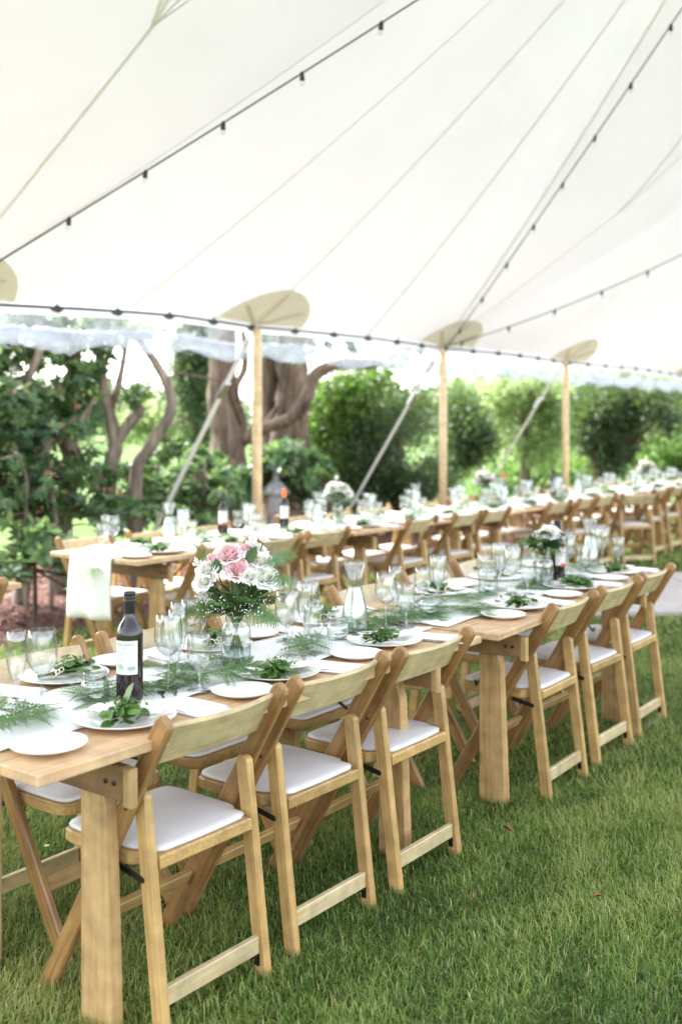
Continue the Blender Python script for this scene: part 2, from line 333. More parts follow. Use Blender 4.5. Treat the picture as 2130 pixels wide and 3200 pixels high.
# ------------------------------------------------------------------ the lie of the place: tables run along U, the tent wall is V-wards
ANG = R(53.0); U = Vector((math.cos(ANG), math.sin(ANG), 0)); V_ = Vector((-math.sin(ANG), math.cos(ANG), 0))
EAVE0 = Vector((-0.735, 9.0, 0))                     # foot of the wooden side pole
def TW(a, p, z=0.0): return EAVE0 + U * a + V_ * p + Vector((0, 0, z))
def sheet(name, pts, z, mat, kind='structure'):
    o = link(name, mesh(name, [(p[0], p[1], z) for p in pts], [tuple(range(len(pts)))], mat)); tag(o, kind=kind); return o
g = sheet('meadow_ground', [(-600, -60), (600, -60), (600, 900), (-600, 900)], -0.012, M['meadow'])
tag(g, 'sunlit green meadow reaching to the horizon', 'ground')
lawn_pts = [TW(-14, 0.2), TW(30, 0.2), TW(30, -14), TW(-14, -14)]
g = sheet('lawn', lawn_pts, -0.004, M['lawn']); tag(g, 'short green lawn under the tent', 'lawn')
bed_pts = [TW(-14, 0.2), TW(-14, 4.2), TW(2.2, 4.0), TW(6.5, 3.0), TW(14, 2.2), TW(14, 0.2)]
g = sheet('mulch_bed', bed_pts, 0.0, M['mulch']); tag(g, 'reddish bark mulch bed along the tent edge', 'flower bed')
# pale paved path: slabs with recessed joints, a kerb strip along its near edge
path = thing('paved_path', 'pale pinkish stone path crossing the lawn behind the tables', 'path'); path['kind'] = 'structure'
base = mesh('joint_sand', [(1.5, 8.42, 0), (9.5, 8.25, 0), (9.5, 10.75, 0), (1.5, 10.95, 0)], [(0, 1, 2, 3)], plain('joint_sand', (0.20, 0.18, 0.17), 0.95))
link('joint_sand', base, path)
k = 0
for i in range(9):
    for j in range(3):
        w, d = 0.86, 0.70
        x0 = 1.95 + i * 0.875 + (0.4 if j % 2 else 0); y0 = 9.05 + j * 0.715 - i * 0.019
        me = prism_mesh('slab', rect(w, d), 0.03, 0.004, M['paving'])
        o = link('slab', me, path, Matrix.Translation((x0, y0, 0.008)) @ Euler((R(-90), 0, rng.normal(0, 0.004))).to_matrix().to_4x4())
for i in range(8):
    me = prism_mesh('kerb_stone', rect(0.985, 0.17), 0.05, 0.006, M['paving'])
    link('kerb_stone', me, path, Matrix.Translation((2.0 + i * 0.99, 8.52 - i * 0.021, 0.012)) @ Euler((R(-90), 0, -0.02)).to_matrix().to_4x4())

# grass blades: real geometry, finer and denser near the camera
M['grass'] = leafy('grass_blade', [(0, (0.05, 0.11, 0.018)), (0.35, (0.14, 0.245, 0.034)), (0.7, (0.29, 0.37, 0.070)), (0.93, (0.42, 0.42, 0.13)), (1, (0.56, 0.50, 0.28))], 0.5, 0.3, (0.2, 0.34, 0.05))
def in_lawn(x, y):
    q = (np.stack([x, y], 1) - np.array([EAVE0.x, EAVE0.y])); p = q @ np.array([V_.x, V_.y])
    onpath = (x > 1.55) & (x < 9.5) & (y > 8.40 - 0.02 * (x - 1.5)) & (y < 10.93)
    return (p < 0.25 + 0.12 * np.sin(x * 5) + rng.normal(0, 0.06, len(x))) & ~onpath
def patch_noise(x, y, s, seed):
    r = np.random.default_rng(seed); v = 0
    for k in range(6):
        a = r.uniform(0, 6.28); f = s * r.uniform(0.6, 2.4); v = v + np.sin((x * math.cos(a) + y * math.sin(a)) * f + r.uniform(0, 6.28))
    return v / 6
def grass(d0, d1, dens, h, w, curved):
    half0, half1 = 0.40 * d0 + 1.3, 0.40 * d1 + 1.3
    n = int((half0 + half1) * (d1 - d0) * dens)
    y = d0 + (d1 - d0) * rng.random(n); x = (rng.random(n) * 2 - 1) * (0.40 * y + 1.3)
    k = in_lawn(x, y); x, y = x[k], y[k]; n = len(x)
    pn = patch_noise(x, y, 3.0, 3); pn2 = patch_noise(x, y, 9.0, 5)
    hh = h * (0.55 + 0.6 * rng.random(n)) * (1 + 0.35 * pn + 0.3 * pn2)
    yaw = rng.random(n) * 6.283 + 0; flow = 2.0 * pn2 + 1.4 * patch_noise(x, y, 1.5, 9)
    yaw = np.where(rng.random(n) < 0.2, flow * 1.8 + rng.normal(0, 0.9, n), yaw)
    th = np.radians(rng.uniform(30, 86, n)); hl = hh
    dx, dy = np.cos(yaw) * np.sin(th) * hl, np.sin(yaw) * np.sin(th) * hl; hz = np.cos(th) * hl + 0.004
    sx, sy = -np.sin(yaw) * w, np.cos(yaw) * w; s = 0.6 + 0.8 * rng.random(n); sx, sy = sx * s, sy * s
    z0 = np.full(n, -0.004); b0 = np.stack([x - sx, y - sy, z0], 1); b1 = np.stack([x + sx, y + sy, z0], 1)
    m0 = np.stack([x + dx * .38 - sx * .9, y + dy * .38 - sy * .9, hz * .72], 1); m1 = np.stack([x + dx * .38 + sx * .9, y + dy * .38 + sy * .9, hz * .72], 1)
    tp = np.stack([x + dx, y + dy, hz], 1)
    rn = np.clip(0.46 + 0.24 * rng.normal(size=n) + 0.45 * pn + 0.30 * pn2, 0, 0.92); rn = np.where(rng.random(n) < 0.06, 0.9 + 0.1 * rng.random(n), rn)
    i = np.arange(n)
    if curved:
        Vv = np.stack([b0, b1, m1, m0, tp], 1).reshape(-1, 3); o = i * 5
        Fc = np.stack([np.stack([o, o + 1, o + 2], 1), np.stack([o, o + 2, o + 3], 1), np.stack([o + 3, o + 2, o + 4], 1)], 1).reshape(-1, 3); rn = np.repeat(rn, 3)
    else:
        Vv = np.stack([b0, b1, tp], 1).reshape(-1, 3); o = i * 3; Fc = np.stack([o, o + 1, o + 2], 1)
    return Vv, Fc, rn
gp = [grass(2.2, 4.4, 20000, 0.040, 0.0012, True), grass(4.4, 7.0, 6500, 0.046, 0.0021, False), grass(7.0, 11.0, 1800, 0.06, 0.0045, False), grass(11.0, 19.0, 500, 0.07, 0.009, False)]
Vg, Fg = join_arrays([(a, b) for a, b, c in gp]); rg = np.concatenate([c for a, b, c in gp])
o = link('grass', mesh_np('grass', Vg, Fg, M['grass'], rg)); tag(o, 'blades of short green grass covering the lawn', 'grass', kind='stuff')
# clover leaves in the turf
n = 900; x = rng.uniform(-2.2, 2.6, n); y = rng.uniform(2.3, 6.0, n); k = patch_noise(x, y, 4, 21) > 0.12; x, y = x[k], y[k]; n = len(x)
pos = np.repeat(np.stack([x, y, 0.016 + 0.014 * rng.random(n)], 1), 3, 0); a = np.repeat(rng.random(n) * 6.28, 3) + np.tile([0, 2.09, 4.19], n)
CLOVER = (np.array([(0, 0, 0), (-.5, .55, .1), (-.25, 1, .06), (.25, 1, .06), (.5, .55, .1)], float), np.array([(0, 4, 3), (0, 3, 2), (0, 2, 1)]))
Vv, Fc, rn = scatter(pos, np.stack([np.cos(a), np.sin(a), 0.1 + 0 * a], 1), np.tile([0.0, 0, 1], (3 * n, 1)) + 0.25 * rng.normal(size=(3 * n, 3)), 0.009, CLOVER)
M['clover'] = leafy('clover_leaf', [(0, (0.04, 0.11, 0.03)), (1, (0.10, 0.20, 0.07))], 0.5, 0.25)
o = link('clover', mesh_np('clover', Vv, Fc, M['clover'], rn)); tag(o, 'small clover leaves scattered through the lawn', 'clover', kind='stuff')
# a few fallen leaves and one daisy
M['dryleaf'] = plain('dry_brown_leaf', (0.26, 0.10, 0.04), 0.7, noise=0.3, nscale=40)
for (px, py, s, yaw, lab) in [(1600, 2600, 0.052, 0.6, 'curled brown fallen leaf on the lawn beyond the third chair'), (1487, 2798, 0.036, 2.8, 'pale tan fallen leaf lying on the lawn'), (1877, 2800, 0.03, 1.9, 'small dark red fallen leaf on the open lawn')]:
    p = P(px, py, 0.03); L_ = LEAF_OVAL[0] * np.array([1, 1, 2.2]) * s; L_[:, 2] += np.abs(L_[:, 0]) * 0.8
    o = link('fallen_leaf', mesh('fallen_leaf', L_, LEAF_OVAL[1], M['dryleaf'], True)); o.location = p; o.rotation_euler = (0.15, 0.1, yaw); tag(o, lab, 'leaf')
d_ = thing('daisy', 'single small white daisy in the grass beside a table leg', 'daisy', P(147, 2675, 0.0))
link('stem', lathe('stem', [(0.001, 0), (0.0008, 0.035)], M['stem'], 6), d_)
Vv, Fc = [], []
for k in range(12):
    a = k * math.pi / 6; Vv += [(0, 0, .035), (.009 * math.cos(a - .2), .009 * math.sin(a - .2), .038), (.011 * math.cos(a), .011 * math.sin(a), .037), (.009 * math.cos(a + .2), .009 * math.sin(a + .2), .038)]; Fc.append((4 * k, 4 * k + 1, 4 * k + 2, 4 * k + 3))
link('petals', mesh('petals', Vv, Fc, M['gyp']), d_); link('flower_centre', lathe('flower_centre', [(0.0, 0.040), (.003, .039), (.0035, .036)], M['wax'], 8), d_)
# bark chips on the bed
n = 5200; a = rng.uniform(-5.5, 1.5, n); p = rng.uniform(0.25, 2.8, n)
pos = np.array([TW(i, j, 0.008) for i, j in zip(a, p)]) + np.array([0, 0, 1]) * 0.012 * rng.random((n, 1))
CHIP = (np.array([(-.3, -.5, 0), (.3, -.5, 0.05), (.35, .5, 0), (-.25, .45, .08)], float), np.array([(0, 1, 2), (0, 2, 3)]))
Vv, Fc, rn = scatter(pos, runit(n) * np.array([1, 1, .25]), np.tile([0.0, 0, 1], (n, 1)) + 0.4 * rng.normal(size=(n, 3)), 0.02 + 0.035 * rng.random(n), CHIP)
M['chips'] = leafy('bark_chip', [(0, (0.05, 0.02, 0.015)), (0.6, (0.15, 0.06, 0.04)), (0.93, (0.24, 0.12, 0.085)), (1, (0.5, 0.38, 0.32))], 0.85, 0.0)
o = link('bark_chips', mesh_np('bark_chips', Vv, Fc, M['chips'], rn)); tag(o, 'loose reddish bark chips on the bed', 'bark', kind='stuff')

# ------------------------------------------------------------------ tent
POLES = [-8.8, -5.95, -3.0, 0.0, 3.0, 6.05, 10.6, 13.7, 17.2]
PEAKS = [(-5.95, -8.8, -3.0), (0.0, -3.0, 3.0), (6.6, 3.0, 10.6), (13.9, 10.6, 17.2)]        # peak, sector start, sector end
HALF, ZP, ZS = 4.9, 6.2, 5.55
def ze(a):
    i = max(0, min(len(POLES) - 2, int(np.searchsorted(POLES, a)) - 1)); t = (a - POLES[i]) / (POLES[i + 1] - POLES[i]); t = min(1, max(0, t))
    return 2.375 - 0.07 * min(1.0, max(0.0, (-1.0 - a) / 2.0)) + 0.01 * math.sin(math.pi * t)
def eave_in(a):
    i = max(0, min(len(POLES) - 2, int(np.searchsorted(POLES, a)) - 1)); t = (a - POLES[i]) / (POLES[i + 1] - POLES[i]); t = min(1, max(0, t))
    return -0.10 * math.sin(math.pi * t)
def sag(t): return -0.10 * math.sin(math.pi * min(1, max(0, t)))
def fan(pk, ae, t):
    p0 = eave_in(ae)
    return (ae + (pk - ae) * t, p0 + (-HALF - p0) * t, ze(ae) + (ZP - ze(ae)) * t ** 1.04 + sag(t))
def saddle(ab, pa, pb, t, w):
    a0 = ab + (pa - ab) * t; a1 = ab + (pb - ab) * t
    z = ze(ab) + (ZP - ze(ab)) * t ** 1.04 + sag(t) - (ZP - ZS) * 4 * w * (1 - w) * t ** 1.6
    return (a0 + (a1 - a0) * w, -HALF * t, z)
tent = thing('sailcloth_tent', 'large white sailcloth pole tent covering all the tables', 'tent')
def grid_mesh(name, fn, nu, nv, mat, mirror=False, dz=0.0):
    Vv, Fc = [], []
    for i in range(nu + 1):
        for j in range(nv + 1):
            a, p, z = fn(i / nu, j / nv)
            if mirror: p = -2 * HALF - p
            Vv.append(TW(a, p, z + dz))
    for i in range(nu):
        for j in range(nv):
            q = i * (nv + 1) + j; Fc.append((q, q + 1, q + nv + 2, q + nv + 1))
    return mesh(name, Vv, Fc, mat, True)
for mir in (False,):
    for pk, s0, s1 in PEAKS:
        mids = [s0, (s0 + pk) / 2, pk, (pk + s1) / 2, s1]
        for k in range(4):
            a0, a1 = mids[k], mids[k + 1]
            link('canopy_panel', grid_mesh('canopy_panel', lambda u, t: fan(pk, a0 + (a1 - a0) * u, t), 8, 16, M['canvas'], mir), tent)
    for k in range(len(PEAKS) - 1):
        pa, pb, ab = PEAKS[k][0], PEAKS[k + 1][0], PEAKS[k][2]
        for w0 in (0, 0.5):
            link('canopy_panel', grid_mesh('canopy_panel', lambda u, t: saddle(ab, pa, pb, t, w0 + 0.5 * u), 8, 16, M['canvas'], mir), tent)
def strip(name, pts, w, mat, parent, dz=-0.006):
    """a flat tape following pts on the underside of the cloth"""
    pts = [Vector(p) for p in pts]; Vv, Fc = [], []
    for i, p in enumerate(pts):
        t = (pts[min(i + 1, len(pts) - 1)] - pts[max(i - 1, 0)]).normalized(); s = t.cross(Vector((0, 0, 1))).normalized() * (w / 2)
        Vv += [p - s + Vector((0, 0, dz)), p + s + Vector((0, 0, dz))]
    for i in range(len(pts) - 1): Fc.append((2 * i, 2 * i + 1, 2 * i + 3, 2 * i + 2))
    return link(name, mesh(name, Vv, Fc, mat, True), parent)
TS = np.linspace(0.004, 0.985, 18)
for pk, s0, s1 in PEAKS[1:3]:
    for ae in (s0, (s0 + pk) / 2, pk, (pk + s1) / 2, s1):
        strip('seam', [TW(*fan(pk, ae, t)) for t in TS], 0.022, M['seam'], tent)
for k in range(len(PEAKS) - 1):
    pa, pb, ab = PEAKS[k][0], PEAKS[k + 1][0], PEAKS[k][2]; tn = 0.40
    strip('seam', [TW(*saddle(ab, pa, pb, t, 0.5)) for t in np.linspace(0.004, tn, 10)], 0.026, M['seam'], tent, -0.009)
    for w1 in (0.02, 0.3, 0.7, 0.98):
        strip('seam', [TW(*saddle(ab, pa, pb, tn + (0.98 - tn) * q, 0.5 + (w1 - 0.5) * q)) for q in np.linspace(0, 1, 12)], 0.022, M['seam'], tent, -0.007)
def zc(a, p):
    """height of the cloth over plan position (a,p)"""
    t = min(0.99, max(0.0, -p / HALF))
    for pk, s0, s1 in PEAKS:
        ae = (a - pk * t) / (1 - t)
        if s0 <= ae <= s1:
            p0 = eave_in(ae); tt = min(.99, max(0, (p0 - p) / (HALF + p0))); return fan(pk, ae, tt)[2]
    for k in range(len(PEAKS) - 1):
        pa, pb, ab = PEAKS[k][0], PEAKS[k + 1][0], PEAKS[k][2]; a0 = ab + (pa - ab) * t; a1 = ab + (pb - ab) * t
        if a0 <= a <= a1: return saddle(ab, pa, pb, t, (a - a0) / max(1e-6, a1 - a0))[2]
    return ze(a) + (ZP - ze(a)) * t + sag(t)
for ap in POLES[1:8]:
    nr, na = 7, 28; Vv = [TW(ap, -0.02, zc(ap, -0.02) - 0.012)]; Fc = []
    for i in range(1, nr + 1):
        for j in range(na):
            th = 2 * math.pi * j / na; a = ap + 0.54 * math.cos(th) * i / nr; p = -0.02 + 0.40 * math.sin(th) * i / nr
            p = min(p, eave_in(a) - 0.012); Vv.append(TW(a, p, zc(a, p) - 0.012))
    for j in range(na): Fc.append((0, 1 + j, 1 + (j + 1) % na))
    for i in range(nr - 1):
        for j in range(na):
            q = 1 + i * na; r_ = (j + 1) % na; Fc.append((q + j, q + na + j, q + na + r_, q + r_))
    pt = link('reinforcement_patch', mesh('reinforcement_patch', Vv, Fc, M['patch'], True), tent)
    for th in (35, 90, 145):
        pts = [];
        for s in np.linspace(0.04, 0.40 if th == 90 else 0.44, 8):
            a = ap + s * math.cos(R(th)); p = -s * math.sin(R(th)) * 0.95; pts.append(TW(a, min(p, -0.02), zc(a, p)))
        strip('webbing', pts, 0.05, M['web'], pt, -0.02)
def eave_pts(a0, a1, step, dp=0.0, dz=0.0): return [TW(a, eave_in(a) + dp, ze(a) + dz) for a in np.arange(a0, a1 + 1e-6, step)]
Vv, Fc = tube_arrays(eave_pts(-8.8, 17.2, 0.12, 0.0, -0.022), 0.009, 6); link('eave_rope', mesh('eave_rope', Vv, Fc, M['rope'], True), tent)
clip_me = mesh('clip', [(-.05, -.012, -.02), (.05, -.012, -.012), (.03, -.012, -.035), (-.02, -.012, -.045), (-.05, .012, -.02), (.05, .012, -.012), (.03, .012, -.035), (-.02, .012, -.045), (0, -.014, .012), (0, .014, .012)],
               [(0, 3, 2, 1), (4, 5, 6, 7), (0, 4, 7, 3), (3, 7, 6, 2), (2, 6, 5, 1), (0, 1, 8), (4, 9, 5), (0, 8, 9, 4), (1, 5, 9, 8)], M['socket'])
for a in np.arange(-4.2, 13.0, 0.52): link('clip', clip_me, tent, Matrix.Translation(TW(a, eave_in(a), ze(a) - 0.012)) @ Matrix.Rotation(ANG + math.pi, 4, 'Z'))
# scalloped hem just below the eave rope
link('hem', grid_mesh('hem', lambda u, v: (-8.8 + 26 * u, eave_in(-8.8 + 26 * u) + 0.012, ze(-8.8 + 26 * u) - 0.075 * v), 160, 1, M['canvas']), tent)
# rolled-up clear side wall with ties
def crumple(a): return 0.5 * math.sin(a * 5.1) + 0.3 * math.sin(a * 12.7 + 1) + 0.2 * math.sin(a * 27 + 2)
roll = thing('clear_vinyl_sidewall', 'crumpled clear plastic side wall rolled up along the tent eave', 'sidewall')
aa = np.arange(-5.0, 14.0, 0.05); nn = 14; Vv, Fc = [], []
for i, a in enumerate(aa):
    tie = math.cos((a - 0.2) / 0.86 * math.pi) ** 2
    zc0 = ze(a) - 0.205 - 0.028 * (1 - tie) + 0.01 * crumple(a * 0.7); rr = 0.052 + 0.018 * (1 - tie) + 0.004 * crumple(a)
    for j in range(nn):
        th = 2 * math.pi * j / nn; r2 = rr * (1 + 0.22 * math.sin(3 * th + a * 4.0) * 0.6 + 0.10 * rng.normal())
        Vv.append(TW(a, 0.10 + r2 * 0.8 * math.cos(th), zc0 + r2 * 1.15 * math.sin(th)))
for i in range(len(aa) - 1):
    for j in range(nn): k2 = (j + 1) % nn; Fc.append((i * nn + j, i * nn + k2, (i + 1) * nn + k2, (i + 1) * nn + j))
link('roll', mesh('roll', Vv, Fc, M['vinyl_roll'], True), roll)
Vv, Fc = [], []; nv = 5
for i, a in enumerate(aa):
    for j in range(nv + 1):
        t = j / nv; Vv.append(TW(a, 0.035 + 0.05 * t + 0.03 * math.sin(t * 3.1) * crumple(a * 1.3 + t), ze(a) - 0.05 - 0.14 * t))
for i in range(len(aa) - 1):
    for j in range(nv): q = i * (nv + 1) + j; Fc.append((q, q + 1, q + nv + 2, q + nv + 1))
link('sheet', mesh('sheet', Vv, Fc, M['vinyl_sheet'], True), roll)
tie_me = mesh_np('tie', *tube_arrays([(0.0, -.09, .19), (0, -.10, .05), (0, -.085, -.07), (0, 0, -.098), (0, .085, -.07), (0, .09, .05), (0, .02, .19)], 0.003, 5), M['vinyl_roll'])
for a in np.arange(-4.1, 13.5, 0.86): link('tie', tie_me, roll, Matrix.Translation(TW(a, 0.10, ze(a) - 0.2)) @ Matrix.Rotation(ANG, 4, 'Z'))
# side poles with the strap that holds each one, each a thing of its own
names = {2: 'wooden tent side pole behind the row\'s first table, by the twisted shrub', 3: 'wooden tent side pole beside the big gnarled tree trunk', 4: 'wooden tent side pole in front of the dark hedge', 5: 'slim wooden tent side pole near the fan-shaped yew', 6: 'wooden tent side pole past the fan-shaped yew'}
for i in (2, 3, 4, 5):
    a = POLES[i]; t = thing('tent_pole', names[i], 'pole', TW(a, -0.03), 0, 'wooden tent side poles')
    L_ = ze(a) - 0.035
    pm = lathe('shaft', [(0.001, -L_ / 2), (0.042, -L_ / 2 + .002), (0.042, L_ / 2 - 0.05), (0.034, L_ / 2), (0.001, L_ / 2 + .001)], M['pole'], 16); link('shaft', pm, t, Matrix.Translation((0, 0, L_ / 2)))
    link('steel_pin', lathe('steel_pin', [(0.012, L_ - .005), (0.012, L_ + 0.02), (0.001, L_ + .021)], M['steel'], 10), t)
    s = thing('guy_strap', names[i].replace('wooden tent side pole', 'grey webbing guy strap of the pole').replace('slim ', ''), 'strap', TW(a, 1.6), 0, 'guy straps outside the tent')
    p0 = Vector((0, 0, 0.0)); p1 = TW(a, 0.05, ze(a) - 0.10) - TW(a, 1.6); w = U * 0.03
    nrm = (p1 - p0).cross(w).normalized() * 0.002
    Vv = [p0 - w - nrm, p0 + w - nrm, p1 + w - nrm, p1 - w - nrm, p0 - w + nrm, p0 + w + nrm, p1 + w + nrm, p1 - w + nrm]
    link('webbing', mesh('webbing', Vv, [(0, 1, 2, 3), (7, 6, 5, 4), (0, 4, 5, 1), (1, 5, 6, 2), (2, 6, 7, 3), (3, 7, 4, 0)], M['strap']), s)
    q = p0 + (p1 - p0) * 0.80; link('ratchet', prism_mesh('ratchet', rect(0.075, 0.16), 0.035, 0.006, M['steel']), s, frame(q - (p1 - p0) * .02, q + (p1 - p0) * .02, nrm))
    link('stake', lathe('stake', [(0.012, -0.1), (0.012, 0.12), (0.022, 0.12), (0.022, 0.14), (0.001, 0.141)], M['steel_dark'], 10), s)
for k, (pk, _, _) in enumerate(PEAKS[1:3]):
    t = thing('tent_centre_pole', ['tall wooden centre pole holding the tent peak over the near tables', 'tall wooden centre pole holding the tent peak past the far tables'][k], 'pole', TW(pk, -HALF))
    L_ = ZP - 0.02; link('shaft', lathe('shaft', [(0.06, -L_ / 2), (0.06, L_ / 2 - 0.3), (0.05, L_ / 2)], M['pole'], 16), t, Matrix.Translation((0, 0, L_ / 2)))
    link('steel_ring', lathe('steel_ring', [(0.075, L_ - 0.5), (0.075, L_ - 0.44), (0.06, L_ - 0.44)], M['steel_dark'], 14), t)
# festoon light strings, bulbs unlit
bulb_prof = [(0.006, 0.0), (0.010, -0.003), (0.016, -0.014), (0.017, -0.024), (0.013, -0.036), (0.006, -0.042), (0.001, -0.043)]
bulb_me = lathe('bulb', bulb_prof, M['glass'], 12)
sock_me = lathe('socket', [(0.004, 0.012), (0.012, 0.010), (0.017, -0.004), (0.017, -0.034), (0.020, -0.036), (0.020, -0.052), (0.013, -0.054), (0.001, -0.054)], M['socket'], 10)
def festoon(label, A, B, s0, step, n, dip):
    t = thing('festoon_light_string', label, 'light string', A); A, B = Vector(A), Vector(B)
    f = lambda q: A.lerp(B, q) + Vector((0, 0, -dip * 4 * q * (1 - q))) - A
    Vv, Fc = tube_arrays([f(q) for q in np.linspace(0, 1, 50)], 0.0055, 6); link('cable', mesh('cable', Vv, Fc, M['cable'], True), t)
    L_ = (B - A).length
    for k in range(n):
        q = (s0 + k * step) / L_
        if q > 0.98: break
        M_ = Matrix.Translation(f(q)) @ Euler((rng.normal(0, .12), rng.normal(0, .12), 0)).to_matrix().to_4x4()
        so = link('socket', sock_me, t, M_ @ Matrix.Scale(0.8, 4)); link('bulb', bulb_me, so, Matrix.Translation((0, 0, -0.05)))
pkA, pkC = TW(PEAKS[1][0], -HALF, 5.75), TW(PEAKS[2][0], -HALF, 5.55)
festoon('dark festoon light string running up from behind the first back table', TW(-3.0, -0.05, 2.30), pkA, 0.98, 0.56, 12, 0.05)
festoon('dark festoon light string rising steeply from the hedge-side pole', TW(3.0, -0.05, 2.32), pkA, 0.42, 0.56, 13, 0.06)
festoon('dark festoon light string slanting from the hedge-side pole to the far peak', TW(3.0, -0.05, 2.36), pkC, 0.22, 0.56, 13, 0.36)
# ------------------------------------------------------------------ folding chairs
def make_chair(label):
    c = thing('folding_chair', label, 'chair')
    XP, XR = 0.213, 0.185
    pdir = Vector((0, -0.461, 0.787)).normalized()
    me_p = me_r = None
    for s in (-1, 1):
        p0, p1 = (s * XP, 0.424, -0.006), (s * XP, -0.046, 0.797)
        o = bar('back_post', p0, p1, 0.052, 0.024, (1, 0, 0), M['post'], c, 0.005, True, me_p); me_p = o.data
        q0, q1 = (s * XR, 0.0, -0.004), (s * XR, 0.074, 0.592)
        o = bar('rear_leg', q0, q1, 0.044, 0.027, (1, 0, 0), M['leg'], c, 0.004, True, me_r); me_r = o.data
    # bent plywood back
    nu = 14; Vv, Fc = [], []
    for i in range(nu + 1):
        u = -1 + 2 * i / nu; b = 1 - u * u; top = 0.066 + 0.014 * b; bot = -0.062 + 0.030 * b; yb = -0.012 + 0.026 * b; t = 0.0075; e = 0.003
        for (x, y) in ((bot + e, yb - t), (top - e, yb - t), (top, yb - t + e), (top, yb + t - e), (top - e, yb + t), (bot + e, yb + t), (bot, yb + t - e), (bot, yb - t + e)): Vv.append((x, y, u * 0.2005))
    for i in range(nu):
        for j in range(8): k = (j + 1) % 8; Fc.append((i * 8 + j, (i + 1) * 8 + j, (i + 1) * 8 + k, i * 8 + k))
    Fc += [tuple(range(8)), tuple(range(nu * 8 + 7, nu * 8 - 1, -1))]
    nb = Vector((1, 0, 0)).cross(pdir); Mb = Matrix((pdir, nb, Vector((1, 0, 0)))).transposed().to_4x4(); Mb.translation = (0, 0.006, 0.708)
    link('backrest', mesh('backrest', Vv, Fc, M['rail']), c, Mb)
    # seat frame and pad
    half = [(0.168, 0.028), (0.168, 0.085), (0.196, 0.115), (0.196, 0.345), (0.186, 0.378), (0.16, 0.392)]
    poly = half + [(-x, y) for x, y in half[::-1]]
    Ms = Matrix.Translation((0, 0, 0.413)) @ Euler((R(-90), 0, 0)).to_matrix().to_4x4()
    link('seat_frame', prism_mesh('seat_frame', poly, 0.034, 0.004, M['leg']), c, Ms)
    cen = np.array([0, 0.21]); pp = np.array(poly); dd = pp - cen; rad = np.linalg.norm(dd, axis=1)[:, None]
    Vv, Fc = [], []; n = len(poly)
    # refine the outline so the pad's edge is round
    fine = []
    for i in range(n):
        for t in (0, 1 / 3, 2 / 3): fine.append(pp[i] * (1 - t) + pp[(i + 1) % n] * t)
    fine = np.array(fine); fine = (np.roll(fine, 1, 0) + 2 * fine + np.roll(fine, -1, 0)) / 4; dd = fine - cen; n = len(fine)
    for ins, z in ((0.016, 0.4302), (0.008, 0.434), (0.007, 0.439), (0.012, 0.4445), (0.03, 0.4485), (0.075, 0.4515), (0.13, 0.4525)):
        L_ = np.linalg.norm(dd, axis=1)[:, None]; q = cen + dd * np.maximum(0.1, (L_ - ins)) / L_
        Vv += [(a, b, z) for a, b in q]
    m = 7
    for k in range(m - 1):
        for i in range(n): j = (i + 1) % n; Fc.append((k * n + i, (k + 1) * n + i, (k + 1) * n + j, k * n + j))
    Vv.append((cen[0], cen[1], 0.4525)); Fc += [((m - 1) * n + i, m * n, (m - 1) * n + (i + 1) % n) for i in range(n)]
    Fc = [f[::-1] for f in Fc]
    link('seat_pad', mesh('seat_pad', Vv, Fc, M['vinyl_pad'], True), c)
    bar('rear_stretcher', (-0.171, 0.013, 0.088), (0.171, 0.013, 0.088), 0.048, 0.020, (0, 1, 0), M['rail'], c)
    yf = 0.42 - 0.586 * 0.19; bar('front_stretcher', (-0.2005, yf, 0.19), (0.2005, yf, 0.19), 0.046, 0.020, (0, 0.86, 0.5), M['leg'], c)
    lk = None; bk = None
    for s in (-1, 1):
        o = bar('metal_link', (s * 0.2, 0.15, 0.392), (s * 0.2, 0.052, 0.374), 0.016, 0.004, (1, 0, 0), M['steel_dark'], c, 0.001, True, lk); lk = o.data
        o = link('corner_bracket', bk or mesh('corner_bracket', [(0, -.008, 0), (-.028, -.008, 0), (-.028, .008, 0), (0, .008, 0), (0, -.008, -.032), (0, .008, -.032), (-.004, -.008, -.032), (-.004, .008, -.032), (-.004, -.008, -.004), (-.004, .008, -.004), (-.028, -.008, -.004), (-.028, .008, -.004)],
              [(0, 1, 2, 3), (0, 3, 5, 4), (4, 5, 7, 6), (6, 7, 9, 8), (8, 9, 11, 10), (1, 10, 11, 2), (0, 4, 6, 8, 10, 1), (3, 2, 11, 9, 7, 5)], M['steel_dark']), c)
        bk = o.data; o.location = (s * 0.1705, 0.01, 0.0635); o.rotation_euler = (0, 0, 0 if s > 0 else math.pi)
        o = link('bolt', bolt_me, c, Matrix.Translation((s * 0.2265, 0.088, 0.555)) @ Matrix.Rotation(R(90), 4, 'Y'))
    return c
bolt_me = lathe('bolt', [(0.0055, -0.002), (0.0055, 0.0012), (0.0035, 0.002), (0.0005, 0.0021)], M['steel_dark'], 8)
def CH(x, y, deg, label, group):
    global _first
    if _first: c = make_chair(label); _first = False; CH.proto = c; c.location = (x, y, 0); c.rotation_euler = (0, 0, R(deg)); tag(c, label, 'chair', group); return c
    return dup(CH.proto, (x, y, 0), R(deg), label, group)
_first = True
GN = 'folding chairs on the lawn side of the near tables'; GF = 'folding chairs across the near tables'; GB = 'folding chairs on the near side of the back row'; GBF = 'folding chairs on the hedge side of the back row'
